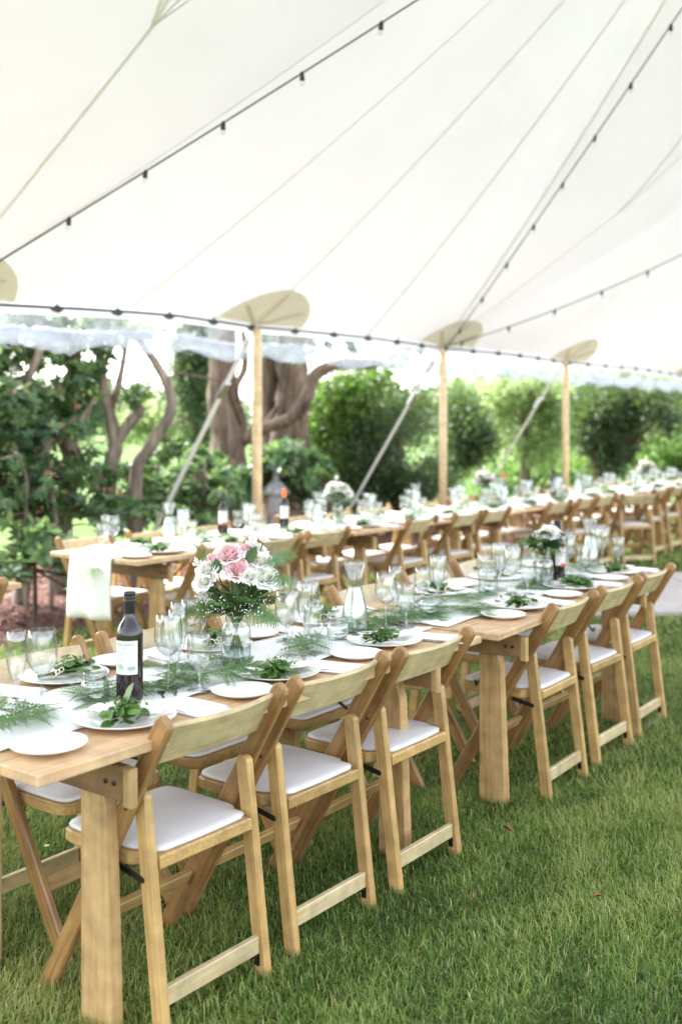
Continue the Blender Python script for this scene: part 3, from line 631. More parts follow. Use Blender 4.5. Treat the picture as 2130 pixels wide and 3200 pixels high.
near = [(-0.324, 2.749, 52.2, 'wooden folding chair with white seat tucked in beside the labelled wine bottle'),
        (-0.024, 3.164, 52.4, 'wooden folding chair with white seat pulled up beside the rose bouquet'),
        (0.291, 3.566, 53.4, 'wooden folding chair with white seat beside the carafe, last chair of the first table'),
        (0.935, 4.404, 55.0, 'wooden folding chair with white seat by the second table\'s trestle leg'),
        (1.248, 4.860, 53.0, 'wooden folding chair with white seat, middle one along the second table'),
        (1.549, 5.307, 54.7, 'wooden folding chair with white seat at the end of the second table by the path')]
for x, y, d, l in near: CH(x, y, d, l, GN)
# ------------------------------------------------------------------ trestle tables
TH, TWID = 0.74, 0.78
T_ = {}
def table_dir(deg): return Vector((math.cos(R(deg)), math.sin(R(deg)), 0)), Vector((-math.sin(R(deg)), math.cos(R(deg)), 0))
def make_table(label, L_, group):
    """local x along the table, y across it from the near edge, z up"""
    t = thing('trestle_table', label, 'table', (0, 0, 0), 0, group)
    npl = 5; w = TWID / npl
    for k in range(npl):
        e0, e1 = rng.uniform(0, 0.006), rng.uniform(0, 0.006)
        bar('plank', (e0, (k + .5) * w, TH - 0.0135 - 0.0006 * (k % 2)), (L_ - e1, (k + .5) * w, TH - 0.0135 - 0.0006 * (k % 2)), w - 0.0022, 0.027, (0, 0, 1), M['table'], t, 0.003)
    for x in (0.32, L_ - 0.32):
        sg = -1 if x < 1 else 1
        bar('cross_batten', (x - sg * 0.10, 0.05, TH - 0.042), (x - sg * 0.10, TWID - 0.05, TH - 0.042), 0.09, 0.026, (0, 0, 1), M['tleg'], t, 0.003)
        bar('leg_beam', (x + sg * 0.035, 0.035, TH - 0.098), (x + sg * 0.035, TWID - 0.035, TH - 0.098), 0.085, 0.026, (1, 0, 0), M['tbeam'], t, 0.003)
        for yb, s in ((0.165, 1), (TWID - 0.115, -1)):
            out = [(-0.058, 0), (0.058, 0), (0.046, 0.30), (0.036, 0.56), (0.022, 0.60), (0.020, 0.684), (-0.058, 0.684)]
            if s < 0: out = [(-a, b) for a, b in out[::-1]]
            me = prism_mesh('leg', [(a, b - 0.34) for a, b in out], 0.044, 0.004, M['tleg'])
            Mx = Matrix(((0, 1, 0, x), (-1, 0, 0, yb), (0, 0, 1, 0.34), (0, 0, 0, 1))); link('leg', me, t, Mx)
            link('end_block', prism_mesh('end_block', rect(0.026, 0.095), 0.03, 0.004, M['tleg']), t, Matrix.Translation((x + sg * 0.035, 0.022 if s > 0 else TWID - 0.022, TH - 0.105)) @ Euler((0, 0, R(90))).to_matrix().to_4x4())
            for k in (0.065, 0.095): link('bolt', tbolt_me, t, Matrix.Translation((x + sg * 0.0495, k if s > 0 else TWID - k, TH - 0.10)) @ Matrix.Rotation(R(90) * sg, 4, 'Y'))
        Vv, Fc = tube_arrays(smooth_path([(x - sg * 0.02, 0.26, 0.47), (x - sg * 0.05, 0.26, 0.46), (x - sg * 0.25, 0.26, 0.60), (x - sg * 0.42, 0.26, TH - 0.03)], 5), 0.0055, 6)
        link('folding_brace', mesh_np('folding_brace', Vv, Fc, M['steel_dark'], smooth=True), t)
    return t
tbolt_me = lathe('bolt', [(0.0065, -0.002), (0.0065, 0.0015), (0.004, 0.0025), (0.0005, 0.0026)], M['steel_dark'], 8)
TABS = {'T1': ((-0.659, 2.300), 53.0, 1.95, 'weathered pine trestle table holding the wine bottle and rose bouquet', 'near trestle tables'),
        'T2': ((0.575, 3.880), 56.5, 2.05, 'pine trestle table ending by the path, holding the small white bouquet', 'near trestle tables')}
O3 = Vector((-1.153, 5.984, 0)); TL, TP = 2.03, 2.07
back_lab = ['pine trestle table with a runner hanging over its end, first of the back row', 'pine trestle table second in the back row, by the tent pole', 'pine trestle table third in the back row, in front of the dark hedge', 'pine trestle table fourth in the back row', 'pine trestle table fifth in the back row, by the fan-shaped yew', 'pine trestle table sixth in the back row, past the fan-shaped yew']
for k in range(6):
    q = O3 + U * (TP * k); TABS['B%d' % k] = ((q.x, q.y), 53.0, TL, back_lab[k], 'trestle tables of the back row')
q = Vector((-1.571, 5.15, 0)) - U * 2.0; TABS['B9'] = ((q.x, q.y), 53.0, 2.0, 'pine trestle table across the gap from the back row\'s first table', 'trestle tables of the back row')
CNT = {}
def nth(k, s):
    q = (k, int(s / TP)); CNT[q] = CNT.get(q, -1) + 1; return ORD[CNT[q]]
ORD = ['first', 'second', 'third', 'fourth', 'fifth', 'sixth', 'seventh']
proto_b = None
for k, (o2, deg, L_, lab, grp) in TABS.items():
    if k[0] == 'B' and proto_b: t = dup(proto_b, (o2[0], o2[1], 0), R(deg), lab, grp)
    else:
        t = make_table(lab, L_, grp); t.location = (o2[0], o2[1], 0); t.rotation_euler = (0, 0, R(deg))
        if k[0] == 'B': proto_b = t
    T_[k] = t
def TT(k, s, t, z=0.0):
    (o2, deg, L_, _, _) = TABS[k]; u, v = table_dir(deg); q = Vector((o2[0], o2[1], 0)) + u * s + v * t; q.z = TH + z; return q
def ST(k, p):
    (o2, deg, L_, _, _) = TABS[k]; u, v = table_dir(deg); q = Vector((p[0] - o2[0], p[1] - o2[1], 0)); return q.dot(u), q.dot(v)
# chairs on the far side and along the back row
def chair_at(k, s, t, face, label, group, da=0.0):
    p = TT(k, s, t); return CH(p.x, p.y, TABS[k][1] + (180 if face < 0 else 0) + da, label, group)
far = [('T1', 0.66, 'wooden folding chair across from the wine bottle, facing the lawn'), ('T1', 1.18, 'wooden folding chair facing the lawn, across the table between bottle and rose bouquet'), ('T1', 1.72, 'wooden folding chair facing the lawn, across the table behind the rose bouquet'),
       ('T2', 0.52, 'wooden folding chair facing the lawn, across the table behind the carafe'), ('T2', 1.12, 'wooden folding chair facing the lawn, across the second table behind the tall candle jar'), ('T2', 1.66, 'wooden folding chair facing the lawn, across the far end of the second table')]
for k, s, l in far: chair_at(k, s, 0.90, -1, l, GF, rng.normal(0, 1.5))
for s, da in ((0.70, 0), (1.17, 1), (1.75, -2), (2.97, 3), (3.66, 0), (4.15, -1), (5.33, 2), (6.0, 0), (6.55, -1), (7.96, 1), (8.65, 0), (9.25, 0), (10.1, 1), (10.7, 0), (11.3, 0)):
    p = O3 + U * s + V_ * rng.normal(0, 0.025); da = da + rng.normal(0, 2.2)
    CH(p.x, p.y, 53 + da, 'wooden folding chair, %s along the lawn side of the back row\'s %s table' % (nth('n', s), ORD[int(s / TP)]), GB)
CH(3.22, 11.45, 14, 'wooden folding chair turned askew and pushed back from the back row of tables', GB)
for i, s in enumerate((0.43, 1.0, 1.56, 2.55, 3.1, 3.7, 4.6, 5.2, 5.75, 6.7, 7.25, 7.8, 8.8, 9.4, 10.0)):
    p = O3 + U * s + V_ * (0.93 + rng.normal(0, 0.03))
    CH(p.x, p.y, 233 + rng.normal(0, 2), 'wooden folding chair, %s along the hedge side of the back row\'s %s table' % (nth('h', s), ORD[int(s / TP)]), GBF)
p = TT('B9', 2.0 - 0.38, -0.09); CH(p.x, p.y, 53, 'wooden folding chair at the table across the gap from the back row', GB)
# ------------------------------------------------------------------ runners, china, cutlery, glass
RW = 0.36
def runner(k, s0, s1, label, drop0=0.0, drop1=0.0, group='white linen table runners'):
    o2, deg, L_, _, _ = TABS[k]; u, v = table_dir(deg); nv = 12; path = []
    zt = TH + 0.0035
    if drop0:
        for q in np.linspace(drop0, 0.012, 10): path.append((s0 - 0.011 - 0.012 * math.sin(q * 6), zt - q))
        path.append((s0 - 0.006, zt - 0.001))
    for s in np.linspace(s0, s1, max(8, int((s1 - s0) / 0.05))): path.append((s, zt))
    if drop1:
        path.append((s1 + 0.006, zt - 0.001))
        for q in np.linspace(0.012, drop1, 10): path.append((s1 + 0.011 + 0.012 * math.sin(q * 6), zt - q))
    Vv, Fc = [], []; ph = rng.random(4) * 6
    for i, (s, z) in enumerate(path):
        hang = max(0.0, zt - z)
        for j in range(nv + 1):
            t = (j / nv - .5) * RW + 0.006 * math.sin(s * 3 + ph[0]) + 0.39
            wv = 0.0012 * (1 + math.sin(s * 21 + ph[1] + j * .9)) * (1 + math.sin(j * 1.7 + ph[2]))
            q = Vector((o2[0], o2[1], 0)) + u * (s + (0.05 * hang * math.sin(j * 0.9 + ph[3]) if hang else 0)) + v * (t + 0.012 * hang * math.sin(7 * hang)); q.z = z + (wv if not hang else 0) - (0.012 * (j / nv) if hang else 0) * hang * 3
            Vv.append(q)
    for i in range(len(path) - 1):
        for j in range(nv): a = i * (nv + 1) + j; Fc.append((a, a + nv + 1, a + nv + 2, a + 1))
    o = link('table_runner', mesh('table_runner', Vv, Fc, M['linen'], True)); tag(o, label, 'table runner', group)
    md = o.modifiers.new('thickness', 'SOLIDIFY'); md.thickness = 0.0016; md.offset = 1.0
runner('T1', 0.02, 1.94, 'white linen runner under the wine bottle and rose bouquet')
runner('T2', 0.012, 2.04, 'white linen runner under the small white bouquet')
runner('B0', 0.0, 2.02, 'white linen runner hanging down over the end of the back row\'s first table', 0.36, 0)
for k, l in ((1, 'second'), (2, 'third'), (3, 'fourth'), (4, 'fifth'), (5, 'sixth')): runner('B%d' % k, 0.01, 2.02, 'white linen runner along the back row\'s %s table' % l)
runner('B9', 0.6, 2.0, 'white linen runner hanging off the table across the gap', 0, 0.36)

plate_prof = lambda r: [(0.001, 0.004), (r * 0.56, 0.004), (r * 0.62, 0.0065), (r * 0.70, 0.010), (r * 0.96, 0.0165), (r, 0.0185), (r * 1.003, 0.0175), (r * 0.97, 0.014), (r * 0.70, 0.0065), (r * 0.60, 0.001), (r * 0.55, 0.0), (0.001, 0.0012)]
ME = {}
ME['charger'] = lathe('charger', plate_prof(0.133), M['china'], 40); ME['side'] = lathe('side_plate', plate_prof(0.090), M['china'], 36)
def single(name, me, p, rz, label, cat, group=None, tilt=None):
    o = link(name, me); o.location = p; o.rotation_euler = (tilt[0] if tilt else 0, tilt[1] if tilt else 0, rz); return tag(o, label, cat, group)
# fork and knife, flat blanks slightly dished
def fork_me():
    out = [(-.004, -.10), (.004, -.10), (.0055, -.06), (.0035, .0), (.004, .03), (.011, .045), (.0122, .06), (.0116, .098), (.0092, .098), (.0088, .062), (.0052, .062), (.0048, .098), (.0024, .098), (.0020, .062), (-.0020, .062), (-.0024, .098), (-.0048, .098), (-.0052, .062), (-.0088, .062), (-.0092, .098), (-.0116, .098), (-.0122, .06), (-.011, .045), (-.004, .03), (-.0035, .0), (-.0055, -.06)]
    me = prism_mesh('fork', out, 0.0022, 0.0004, M['steel'])
    for v in me.vertices: v.co.y += -0.006 * max(0, (v.co.z - 0.03) / 0.07) * (1 - max(0, (v.co.z - 0.06) / 0.05))
    return me
def knife_me():
    out = [(-.004, -.11), (.004, -.11), (.0058, -.07), (.0042, 0.005), (.0075, .01), (.0088, .06), (.006, .105), (-.001, .118), (-.0055, .10), (-.0055, .01), (-.0042, .005), (-.0058, -.07)]
    return prism_mesh('knife', out, 0.0026, 0.0007, M['steel'])
ME['fork'], ME['knife'] = fork_me(), knife_me()
def napkin_me(seed):
    r = np.random.default_rng(seed); Vv, Fc = [], []; o = 0
    for lay in range(3):
        w, l = 0.125 - 0.006 * lay, 0.205 - 0.01 * lay; z0 = 0.0008 + lay * 0.0046; nu, nv = 8, 10; sh = r.normal(0, 0.004, 2); rt = r.normal(0, 0.03)
        for i in range(nu + 1):
            for j in range(nv + 1):
                x = (i / nu - .5) * w; y = (j / nv - .5) * l; e = min(i, nu - i) / nu * 2
                z = z0 + 0.0042 * min(1, e * 3) + 0.0015 * math.sin(5 * i / nu + seed) * math.sin(6 * j / nv + lay)
                xx, yy = x * math.cos(rt) - y * math.sin(rt) + sh[0], x * math.sin(rt) + y * math.cos(rt) + sh[1]; Vv.append((xx, yy, z))
        for i in range(nu):
            for j in range(nv): a = o + i * (nv + 1) + j; Fc.append((a, a + nv + 1, a + nv + 2, a + 1))
        b = len(Vv)                                  # a skirt gives each fold its edge
        ring = [o + i * (nv + 1) for i in range(nu + 1)] + [o + nu * (nv + 1) + j for j in range(1, nv + 1)] + [o + i * (nv + 1) + nv for i in range(nu - 1, -1, -1)] + [o + j for j in range(nv - 1, 0, -1)]
        for q in ring: Vv.append((Vv[q][0], Vv[q][1], z0 - 0.0006))
        for m in range(len(ring)): k = (m + 1) % len(ring); Fc.append((ring[m], b + m, b + k, ring[k]))
        o = len(Vv)
    return mesh('napkin', Vv, Fc, M['linen'], True)
ME['napkin'] = [napkin_me(s) for s in (1, 2, 3)]
def card_me(seed):
    Vv, Fc = [], []; nu, nv = 4, 10
    for i in range(nu + 1):
        for j in range(nv + 1):
            x = (i / nu - .5) * 0.095; y = (j / nv - .5) * 0.20
            z = 0.022 + 0.010 * (2 * abs(j / nv - .5)) ** 2 * (1 if seed % 2 else .5) + 0.004 * math.sin(seed + 3 * i / nu); Vv.append((x, y, z))
    for i in range(nu):
        for j in range(nv): a = i * (nv + 1) + j; Fc.append((a, a + nv + 1, a + nv + 2, a + 1))
    me = mesh('menu_card', Vv, Fc, M['paper'], True); return me
ME['card'] = [card_me(s) for s in (1, 2)]
SERR = (np.array([(0, 0, 0), (-.15, .12, .03), (-.30, .30, .05), (-.27, .42, .04), (-.32, .52, .04), (-.25, .63, .03), (-.23, .75, .02), (-.12, .86, 0), (0, 1, -.04), (.12, .86, 0), (.23, .75, .02), (.25, .63, .03), (.32, .52, .04), (.27, .42, .04), (.30, .30, .05), (.15, .12, .03), (0, .3, -.01), (0, .55, -.02), (0, .78, -.03)], float), None)
SERR = (SERR[0], np.array([(0, 16, 1), (1, 16, 2), (2, 16, 3), (3, 16, 17), (3, 17, 4), (4, 17, 5), (5, 17, 18), (5, 18, 6), (6, 18, 7), (7, 18, 8), (8, 18, 9), (9, 18, 10), (10, 18, 11), (11, 18, 17), (11, 17, 12), (12, 17, 13), (13, 17, 16), (13, 16, 14), (14, 16, 15), (15, 16, 0)]))
def herb_parts(seed):
    """a tied sprig bundle lying along +x: stalks at -x, leaves fanning to +x"""
    r = np.random.default_rng(seed); n = 62
    q = r.random(n); a = r.normal(0, 0.55, n); pos = np.stack([-0.05 + 0.125 * q, r.normal(0, 0.022, n) * (0.5 + q), 0.006 + 0.026 * r.random(n)], 1)
    d = np.stack([np.cos(a), np.sin(a), r.normal(0.02, 0.16, n)], 1); nr = np.stack([r.normal(0, .45, n), r.normal(0, .45, n), np.ones(n)], 1)
    v1, f1, c1 = scatter(pos, d, nr, 0.028 + 0.026 * r.random(n), SERR, r.random(n))
    m = 60; q = r.random(m); a = r.normal(0, 0.9, m); pos = np.stack([-0.045 + 0.13 * q, r.normal(0, 0.024, m), 0.014 + 0.026 * r.random(m)], 1)
    v2, f2, c2 = scatter(pos, np.stack([np.cos(a), np.sin(a), r.normal(0.25, 0.35, m)], 1), r.normal(0, 1, (m, 3)), 0.010 + 0.012 * r.random(m), LEAF_SMALL, 0.3 + 0.7 * r.random(m))
    V1, F1 = join_arrays([(v1, f1), (v2, f2)]); lm = mesh_np('foliage', V1, F1, M['herb'], np.concatenate([c1, c2]))
    parts = []
    for k in range(7):
        y = r.normal(0, 0.006); parts.append(tube_arrays([(-0.105 - 0.02 * r.random(), y * 2.2, 0.012 + 0.01 * r.random()), (-0.06, y, 0.016), (0.0, y * 1.5, 0.017), (0.06, y * 3, 0.02)], [.0016, .0016, .0013, .0008], 5))
    Vs, Fs = join_arrays(parts); sm = mesh_np('stalks', Vs, Fs, M['stem'], r.random(len(Fs)))
    t = np.linspace(0, 2 * math.pi * 3, 40); ring = np.stack([-0.058 + 0.003 * t / 6, 0.0135 * np.cos(t), 0.016 + 0.0125 * np.sin(t)], 1)
    b = np.linspace(0, 2 * math.pi, 14); bow1 = np.stack([-0.056 + 0.004 * np.sin(b), -0.012 - 0.008 * (1 - np.cos(b)), 0.022 + 0.006 * np.sin(b)], 1); bow2 = bow1 * np.array([1, 1, 1]) + np.array([0.012, -0.004, 0.004])
    Vt, Ft = join_arrays([tube_arrays(ring, .0014, 5), tube_arrays(bow1, .0018, 5), tube_arrays(bow2, .0018, 5)]); tm = mesh_np('twine', Vt, Ft, M['twine'], smooth=True)
    return lm, sm, tm
HERB = [herb_parts(s) for s in (31, 32, 33, 34)]
def herb(p, rz, label, group, v, lf=False):
    t = thing('herb_bundle', label, 'herb bundle', p, rz, group)
    for nme, me in zip(('foliage', 'stalks', 'twine'), HERB[v % 4]): link(nme, me, t)
    if lf:
        v_, f_, c_ = scatter(np.array([[0.0, 0.0, 0.028]]), np.array([[-.15, .35, 1.0]]), np.array([[.3, -1.0, .3]]), 0.062, (SERR[0] * np.array([1.45, 1, 1]), SERR[1]), np.array([0.55])); o = link('round_leaf', mesh_np('round_leaf', v_, f_, M['herb'], c_), t); tag(o, 'broad round serrated leaf standing up')
# glasses
wine_prof = [(0.001, 0.0015), (0.0345, 0.0012), (0.0355, 0.0024), (0.022, 0.0040), (0.008, 0.0085), (0.0042, 0.018), (0.0036, 0.05), (0.0038, 0.085), (0.0065, 0.095), (0.018, 0.101), (0.030, 0.114), (0.0385, 0.132), (0.0415, 0.150), (0.0405, 0.172), (0.0370, 0.196), (0.0345, 0.215), (0.0337, 0.2155), (0.0332, 0.2145)]
flute_prof = [(0.001, 0.0015), (0.032, 0.0012), (0.033, 0.0022), (0.020, 0.004), (0.007, 0.009), (0.0042, 0.02), (0.0038, 0.07), (0.0052, 0.083), (0.012, 0.098), (0.021, 0.122), (0.0265, 0.150), (0.0280, 0.175), (0.0262, 0.20), (0.0238, 0.225), (0.0231, 0.2255), (0.0227, 0.2245)]
gob_prof = [(0.001, 0.0015), (0.034, 0.0012), (0.035, 0.0026), (0.022, 0.0042), (0.009, 0.008), (0.0055, 0.018), (0.0052, 0.048), (0.009, 0.058), (0.020, 0.064), (0.030, 0.080), (0.0350, 0.100), (0.0352, 0.125), (0.0325, 0.150), (0.0305, 0.166), (0.0296, 0.1665), (0.0291, 0.1655)]
ME['wine'] = lathe('wine_glass', wine_prof, M['glass'], 28); ME['flute'] = lathe('champagne_flute', flute_prof, M['glass'], 24); ME['goblet'] = lathe('water_goblet', gob_prof, M['glass'], 26)
NM = {'wine': ('wine_glass', 'wine glass', 'large stemmed wine glass'), 'flute': ('champagne_flute', 'glass', 'tall narrow champagne flute'), 'goblet': ('water_goblet', 'goblet', 'short stemmed water goblet')}
JAR = [(0.001, 0.003), (0.030, 0.0025), (0.036, 0.004), (0.0385, 0.010), (0.0390, 0.040), (0.0380, 0.050), (0.0340, 0.057), (0.0315, 0.060), (0.0330, 0.0625), (0.0315, 0.065), (0.0335, 0.068), (0.0318, 0.071), (0.0330, 0.074), (0.0318, 0.077), (0.0322, 0.080), (0.0300, 0.080)]
ME['jar'] = lathe('candle_jar', JAR, M['glass_green'], 28)
ME['tea_cup'] = lathe('foil_cup', [(0.001, 0.0045), (0.0185, 0.0045), (0.019, 0.018), (0.0185, 0.018)], M['steel'], 18); ME['tea_wax'] = lathe('wax', [(0.018, 0.016), (0.012, 0.0155), (0.001, 0.0152)], M['wax'], 18); ME['wick'] = lathe('wick', [(0.0008, 0.015), (0.0006, 0.021)], M['cap_black'], 5)
def jar(p, label, tall=False, group=None):
    o = single('candle_jar', ME['jar'], p, 0, label, 'jar', group)
    if tall: o.scale = (1.15, 1.15, 2.0)
    c = thing('tealight' if not tall else 'pillar_candle', ('ivory tealight inside the ' if not tall else 'short ivory candle inside the ') + label, 'candle', p + Vector((0.006, -0.004, 0)), 0, group and 'tealights in jars')
    for nme, me in (('foil_cup', ME['tea_cup']), ('wax', ME['tea_wax']), ('wick', ME['wick'])):
        q = link(nme, me, c)
        if tall: q.scale = (1.1, 1.1, 2.2)
# place settings
S_NEAR = {'side': (-.235, .128), 'charger': (0, .178), 'napkin': (.20, .118), 'fork': (.205, .235), 'knife': (.235, .225), 'wine': (.305, .325), 'flute': (.365, .345), 'goblet': (.335, .262)}
def setting(k, s0, near, where, group, full=True, v=0, skip=(), fine=None):
    deg = TABS[k][1]; sg = 1 if near else -1
    def at(nme, z=0.0):
        ds, t = S_NEAR[nme]
        if fine and nme in fine: return TT(k, fine[nme][0], fine[nme][1], z)
        j = rng.normal(0, 0.008, 2); return TT(k, s0 + sg * ds + j[0], (t if near else TWID - t) + j[1], z)
    rz = R(deg) + (0 if near else math.pi)
    G = (lambda g: group + ' ' + g) if group else (lambda g: None)
    if 'side' not in skip: single('side_plate', ME['side'], at('side', 0.001), rng.random() * 6, 'small white side plate ' + where, 'plate', G('side plates'))
    ch = at('charger', 0.004); single('dinner_plate', ME['charger'], ch, rng.random() * 6, 'large white dinner plate ' + where, 'plate', G('dinner plates'))
    if full: single('menu_card', ME['card'][v % 2], ch + Vector((0.01, 0.012, 0)), rz + R(70) + rng.normal(0, .3), 'cream menu card ' + where, 'card', G('menu cards'))
    herb(ch + Vector((0, 0, 0.012)), rz + R(200) + rng.normal(0, .45), 'tied green herb bundle ' + where, G('herb bundles'), v, lf=(k == 'T1' and near and v == 0))
    if 'napkin' not in skip: single('napkin', ME['napkin'][v % 3], at('napkin', 0.0005), rz + rng.normal(0, .15), 'folded white napkin ' + where, 'napkin', G('napkins'))
    if full:
        for nme, off in (('fork', 0.35), ('knife', 0.5)):
            p = at(nme, 0.006); o = link(nme, ME[nme]); o.matrix_world = Matrix.Translation(p) @ Matrix.Rotation(rz + R(-52) + off * 0.6 + rng.normal(0, .08), 4, 'Z') @ Matrix.Rotation(R(-90), 4, 'X'); tag(o, 'steel table %s %s' % (nme, where), nme, G(nme + 's'))
    for g in ('wine', 'flute', 'goblet'):
        if g in skip: continue
        nn, cc, ll = NM[g]; single(nn, ME[g], at(g, 0.005), rng.random() * 6, ll + ' ' + where, cc, G(cc + ' ' + g))
# near tables, positions read off the photograph
setting('T1', 0.387, True, 'beside the labelled wine bottle', None, v=0, fine={'side': (.137, .139), 'charger': (.40, .172), 'napkin': (.60, .135), 'fork': (.62, .262), 'knife': (.665, .262), 'wine': (.70, .325), 'flute': (.735, .325), 'goblet': (.735, .236)})
setting('T1', 1.013, True, 'beside the rose bouquet', None, v=1, fine={'side': (.789, .118), 'charger': (1.02, .187), 'napkin': (1.205, .108), 'fork': (1.235, .256), 'knife': (1.285, .25), 'wine': (1.245, .335), 'flute': (1.36, .354), 'goblet': (1.325, .285)})
setting('T1', 1.613, True, 'beside the glass carafe', None, v=2, fine={'side': (1.376, .146), 'charger': (1.613, .20), 'napkin': (1.80, .105), 'fork': (1.80, .225), 'knife': (1.835, .222), 'wine': (1.81, .33), 'flute': (1.915, .36), 'goblet': (1.90, .30)})
setting('T1', 0.594, False, 'across the table from the labelled wine bottle', None, v=3, fine={'charger': (.60, .668), 'side': (.84, .695), 'wine': (.335, .425), 'flute': (.252, .42), 'goblet': (.20, .50)})
setting('T1', 1.193, False, 'across the table from the rose bouquet', None, v=0, fine={'charger': (1.195, .62), 'wine': (.936, .462), 'flute': (.835, .42), 'goblet': (.90, .52)})
setting('T1', 1.80, False, 'across the table from the glass carafe', None, v=1, fine={'wine': (1.464, .42), 'flute': (1.385, .43), 'goblet': (1.43, .50)})
setting('T2', 0.551, True, 'at the second table\'s corner by the table joint', None, v=2)
setting('T2', 1.198, True, 'beside the second table\'s dark wine bottle', None, v=3)
setting('T2', 1.80, True, 'at the second table\'s end near the path', None, v=0, fine={'wine': (2.0, .32), 'goblet': (2.01, .235), 'flute': (1.85, .30)})
setting('T2', 0.70, False, 'across the table joint behind the carafe', None, v=1)
setting('T2', 1.28, False, 'across the second table from its dark wine bottle', None, v=2)
setting('T2', 1.84, False, 'across the second table\'s end near the path', None, v=3)
for b in range(5):
    w = 'at the %s %s-side place of the back row\'s %s table'
    for i in range(3):
        setting('B%d' % b, 0.36 + 0.64 * i, True, w % (ORD[i], 'lawn', ORD[b]), 'back row lawn side', full=b < 2, v=b + i)
        setting('B%d' % b, 0.52 + 0.62 * i, False, w % (ORD[i], 'hedge', ORD[b]), 'back row hedge side', full=False, v=b + 2 * i + 1)
setting('B9', 1.55, True, 'on the table across the gap from the back row', None, v=2, full=False)
jar(TT('T1', .486, .39, .005), 'small glass mason jar by the labelled wine bottle'); jar(TT('T1', 1.56, .364, .005), 'small glass mason jar in front of the carafe')
jar(TT('T2', .20, .40, .005), 'small glass mason jar just past the table joint'); jar(TT('T2', .25, .52, .005), 'small glass mason jar across the table joint, behind another jar')
jar(TT('T2', .789, .418, .005), 'tall glass candle jar on the second table', True)
for b, s, t in ((0, .95, .40), (0, 1.55, .42), (1, .6, .40), (1, 1.4, .42), (2, .5, .4), (2, 1.5, .4), (3, 1.0, .4)): jar(TT('B%d' % b, s, t, .005), 'glass jar on the back row\'s %s table' % ORD[b], False, 'glass jars on the back row')
# carafes
CAR = [(0.001, 0.004), (0.040, 0.003), (0.0470, 0.006), (0.0490, 0.020), (0.0485, 0.055), (0.0430, 0.095), (0.0340, 0.135), (0.0275, 0.165), (0.0265, 0.185), (0.0300, 0.212), (0.0375, 0.240), (0.0460, 0.2625), (0.0455, 0.2635), (0.0445, 0.2625)]
M['water'] = thin_glass('still_water', (0.95, 0.985, 0.98), (0.70, 0.80, 0.79))
ME['carafe'] = lathe('carafe', CAR, M['glass_green'], 32)
ME['water_c'] = lathe('water', [(0.001, 0.008), (0.044, 0.008), (0.0460, 0.020), (0.0455, 0.055), (0.0400, 0.095), (0.031, 0.135), (0.0245, 0.165), (0.0245, 0.172), (0.001, 0.1715)], M['water'], 32)
def carafe(p, label, group=None):
    c = thing('water_carafe', label, 'carafe', p, 0, group); link('glass_body', ME['carafe'], c); link('water', ME['water_c'], c)
carafe(TT('T1', 1.69, .385, .005), 'clear glass carafe of water with flared mouth on the first table'); carafe(TT('T2', 1.92, .36, .005), 'clear glass water carafe at the second table\'s far end')
for b, s, t in ((0, .727, .5), (1, 0.15, .45), (1, 1.58, .5), (2, 1.0, .45), (3, .6, .42), (4, .3, .42)): carafe(TT('B%d' % b, s, t, .005), 'clear glass water carafe on the back row\'s %s table' % ORD[b], 'carafes on the back row')
# wine bottles
BOT = [(0.001, 0.006), (0.030, 0.0), (0.0355, 0.003), (0.0365, 0.010), (0.0365, 0.182), (0.0345, 0.196), (0.027, 0.212), (0.019, 0.224), (0.0158, 0.236), (0.0150, 0.262), (0.0150, 0.276), (0.001, 0.277)]
CAP = [(0.0157, 0.240), (0.0160, 0.272), (0.0166, 0.2725), (0.0166, 0.279), (0.0160, 0.2795), (0.0160, 0.2815), (0.0166, 0.282), (0.0166, 0.287), (0.0160, 0.2875), (0.0160, 0.2895), (0.0167, 0.290), (0.0167, 0.298), (0.0150, 0.3005), (0.001, 0.301)]
ME['bottle'] = lathe('glass_body', BOT, M['wine_glass'], 36); ME['cap_b'] = lathe('cap', CAP, M['cap_black'], 28); ME['cap_o'] = lathe('cap', CAP, M['cap_orange'], 28)
def cyl_patch(name, r, a0, a1, z0, z1, mat, n=20):
    Vv, Fc = [], []
    for i in range(n + 1):
        a = a0 + (a1 - a0) * i / n; Vv += [(r * math.sin(a), -r * math.cos(a), z0), (r * math.sin(a), -r * math.cos(a), z1)]
    for i in range(n): Fc.append((2 * i, 2 * i + 2, 2 * i + 3, 2 * i + 1))
    return mesh(name, Vv, Fc, mat, True)
def text_me(body, size, z, r, mat, a_mid=0.0):
    cu = bpy.data.curves.new('lettering', 'FONT'); cu.body = body; cu.size = size; cu.align_x = 'CENTER'; cu.resolution_u = 2
    ob = bpy.data.objects.new('lettering', cu); COL.objects.link(ob); bpy.context.view_layer.update()
    me = bpy.data.meshes.new_from_object(ob.evaluated_get(bpy.context.evaluated_depsgraph_get())); bpy.data.objects.remove(ob)
    for v in me.vertices: a = a_mid + v.co.x / r; h = v.co.y; v.co = (r * math.sin(a), -r * math.cos(a), z + h)
    me.materials.clear(); me.materials.append(mat); return me
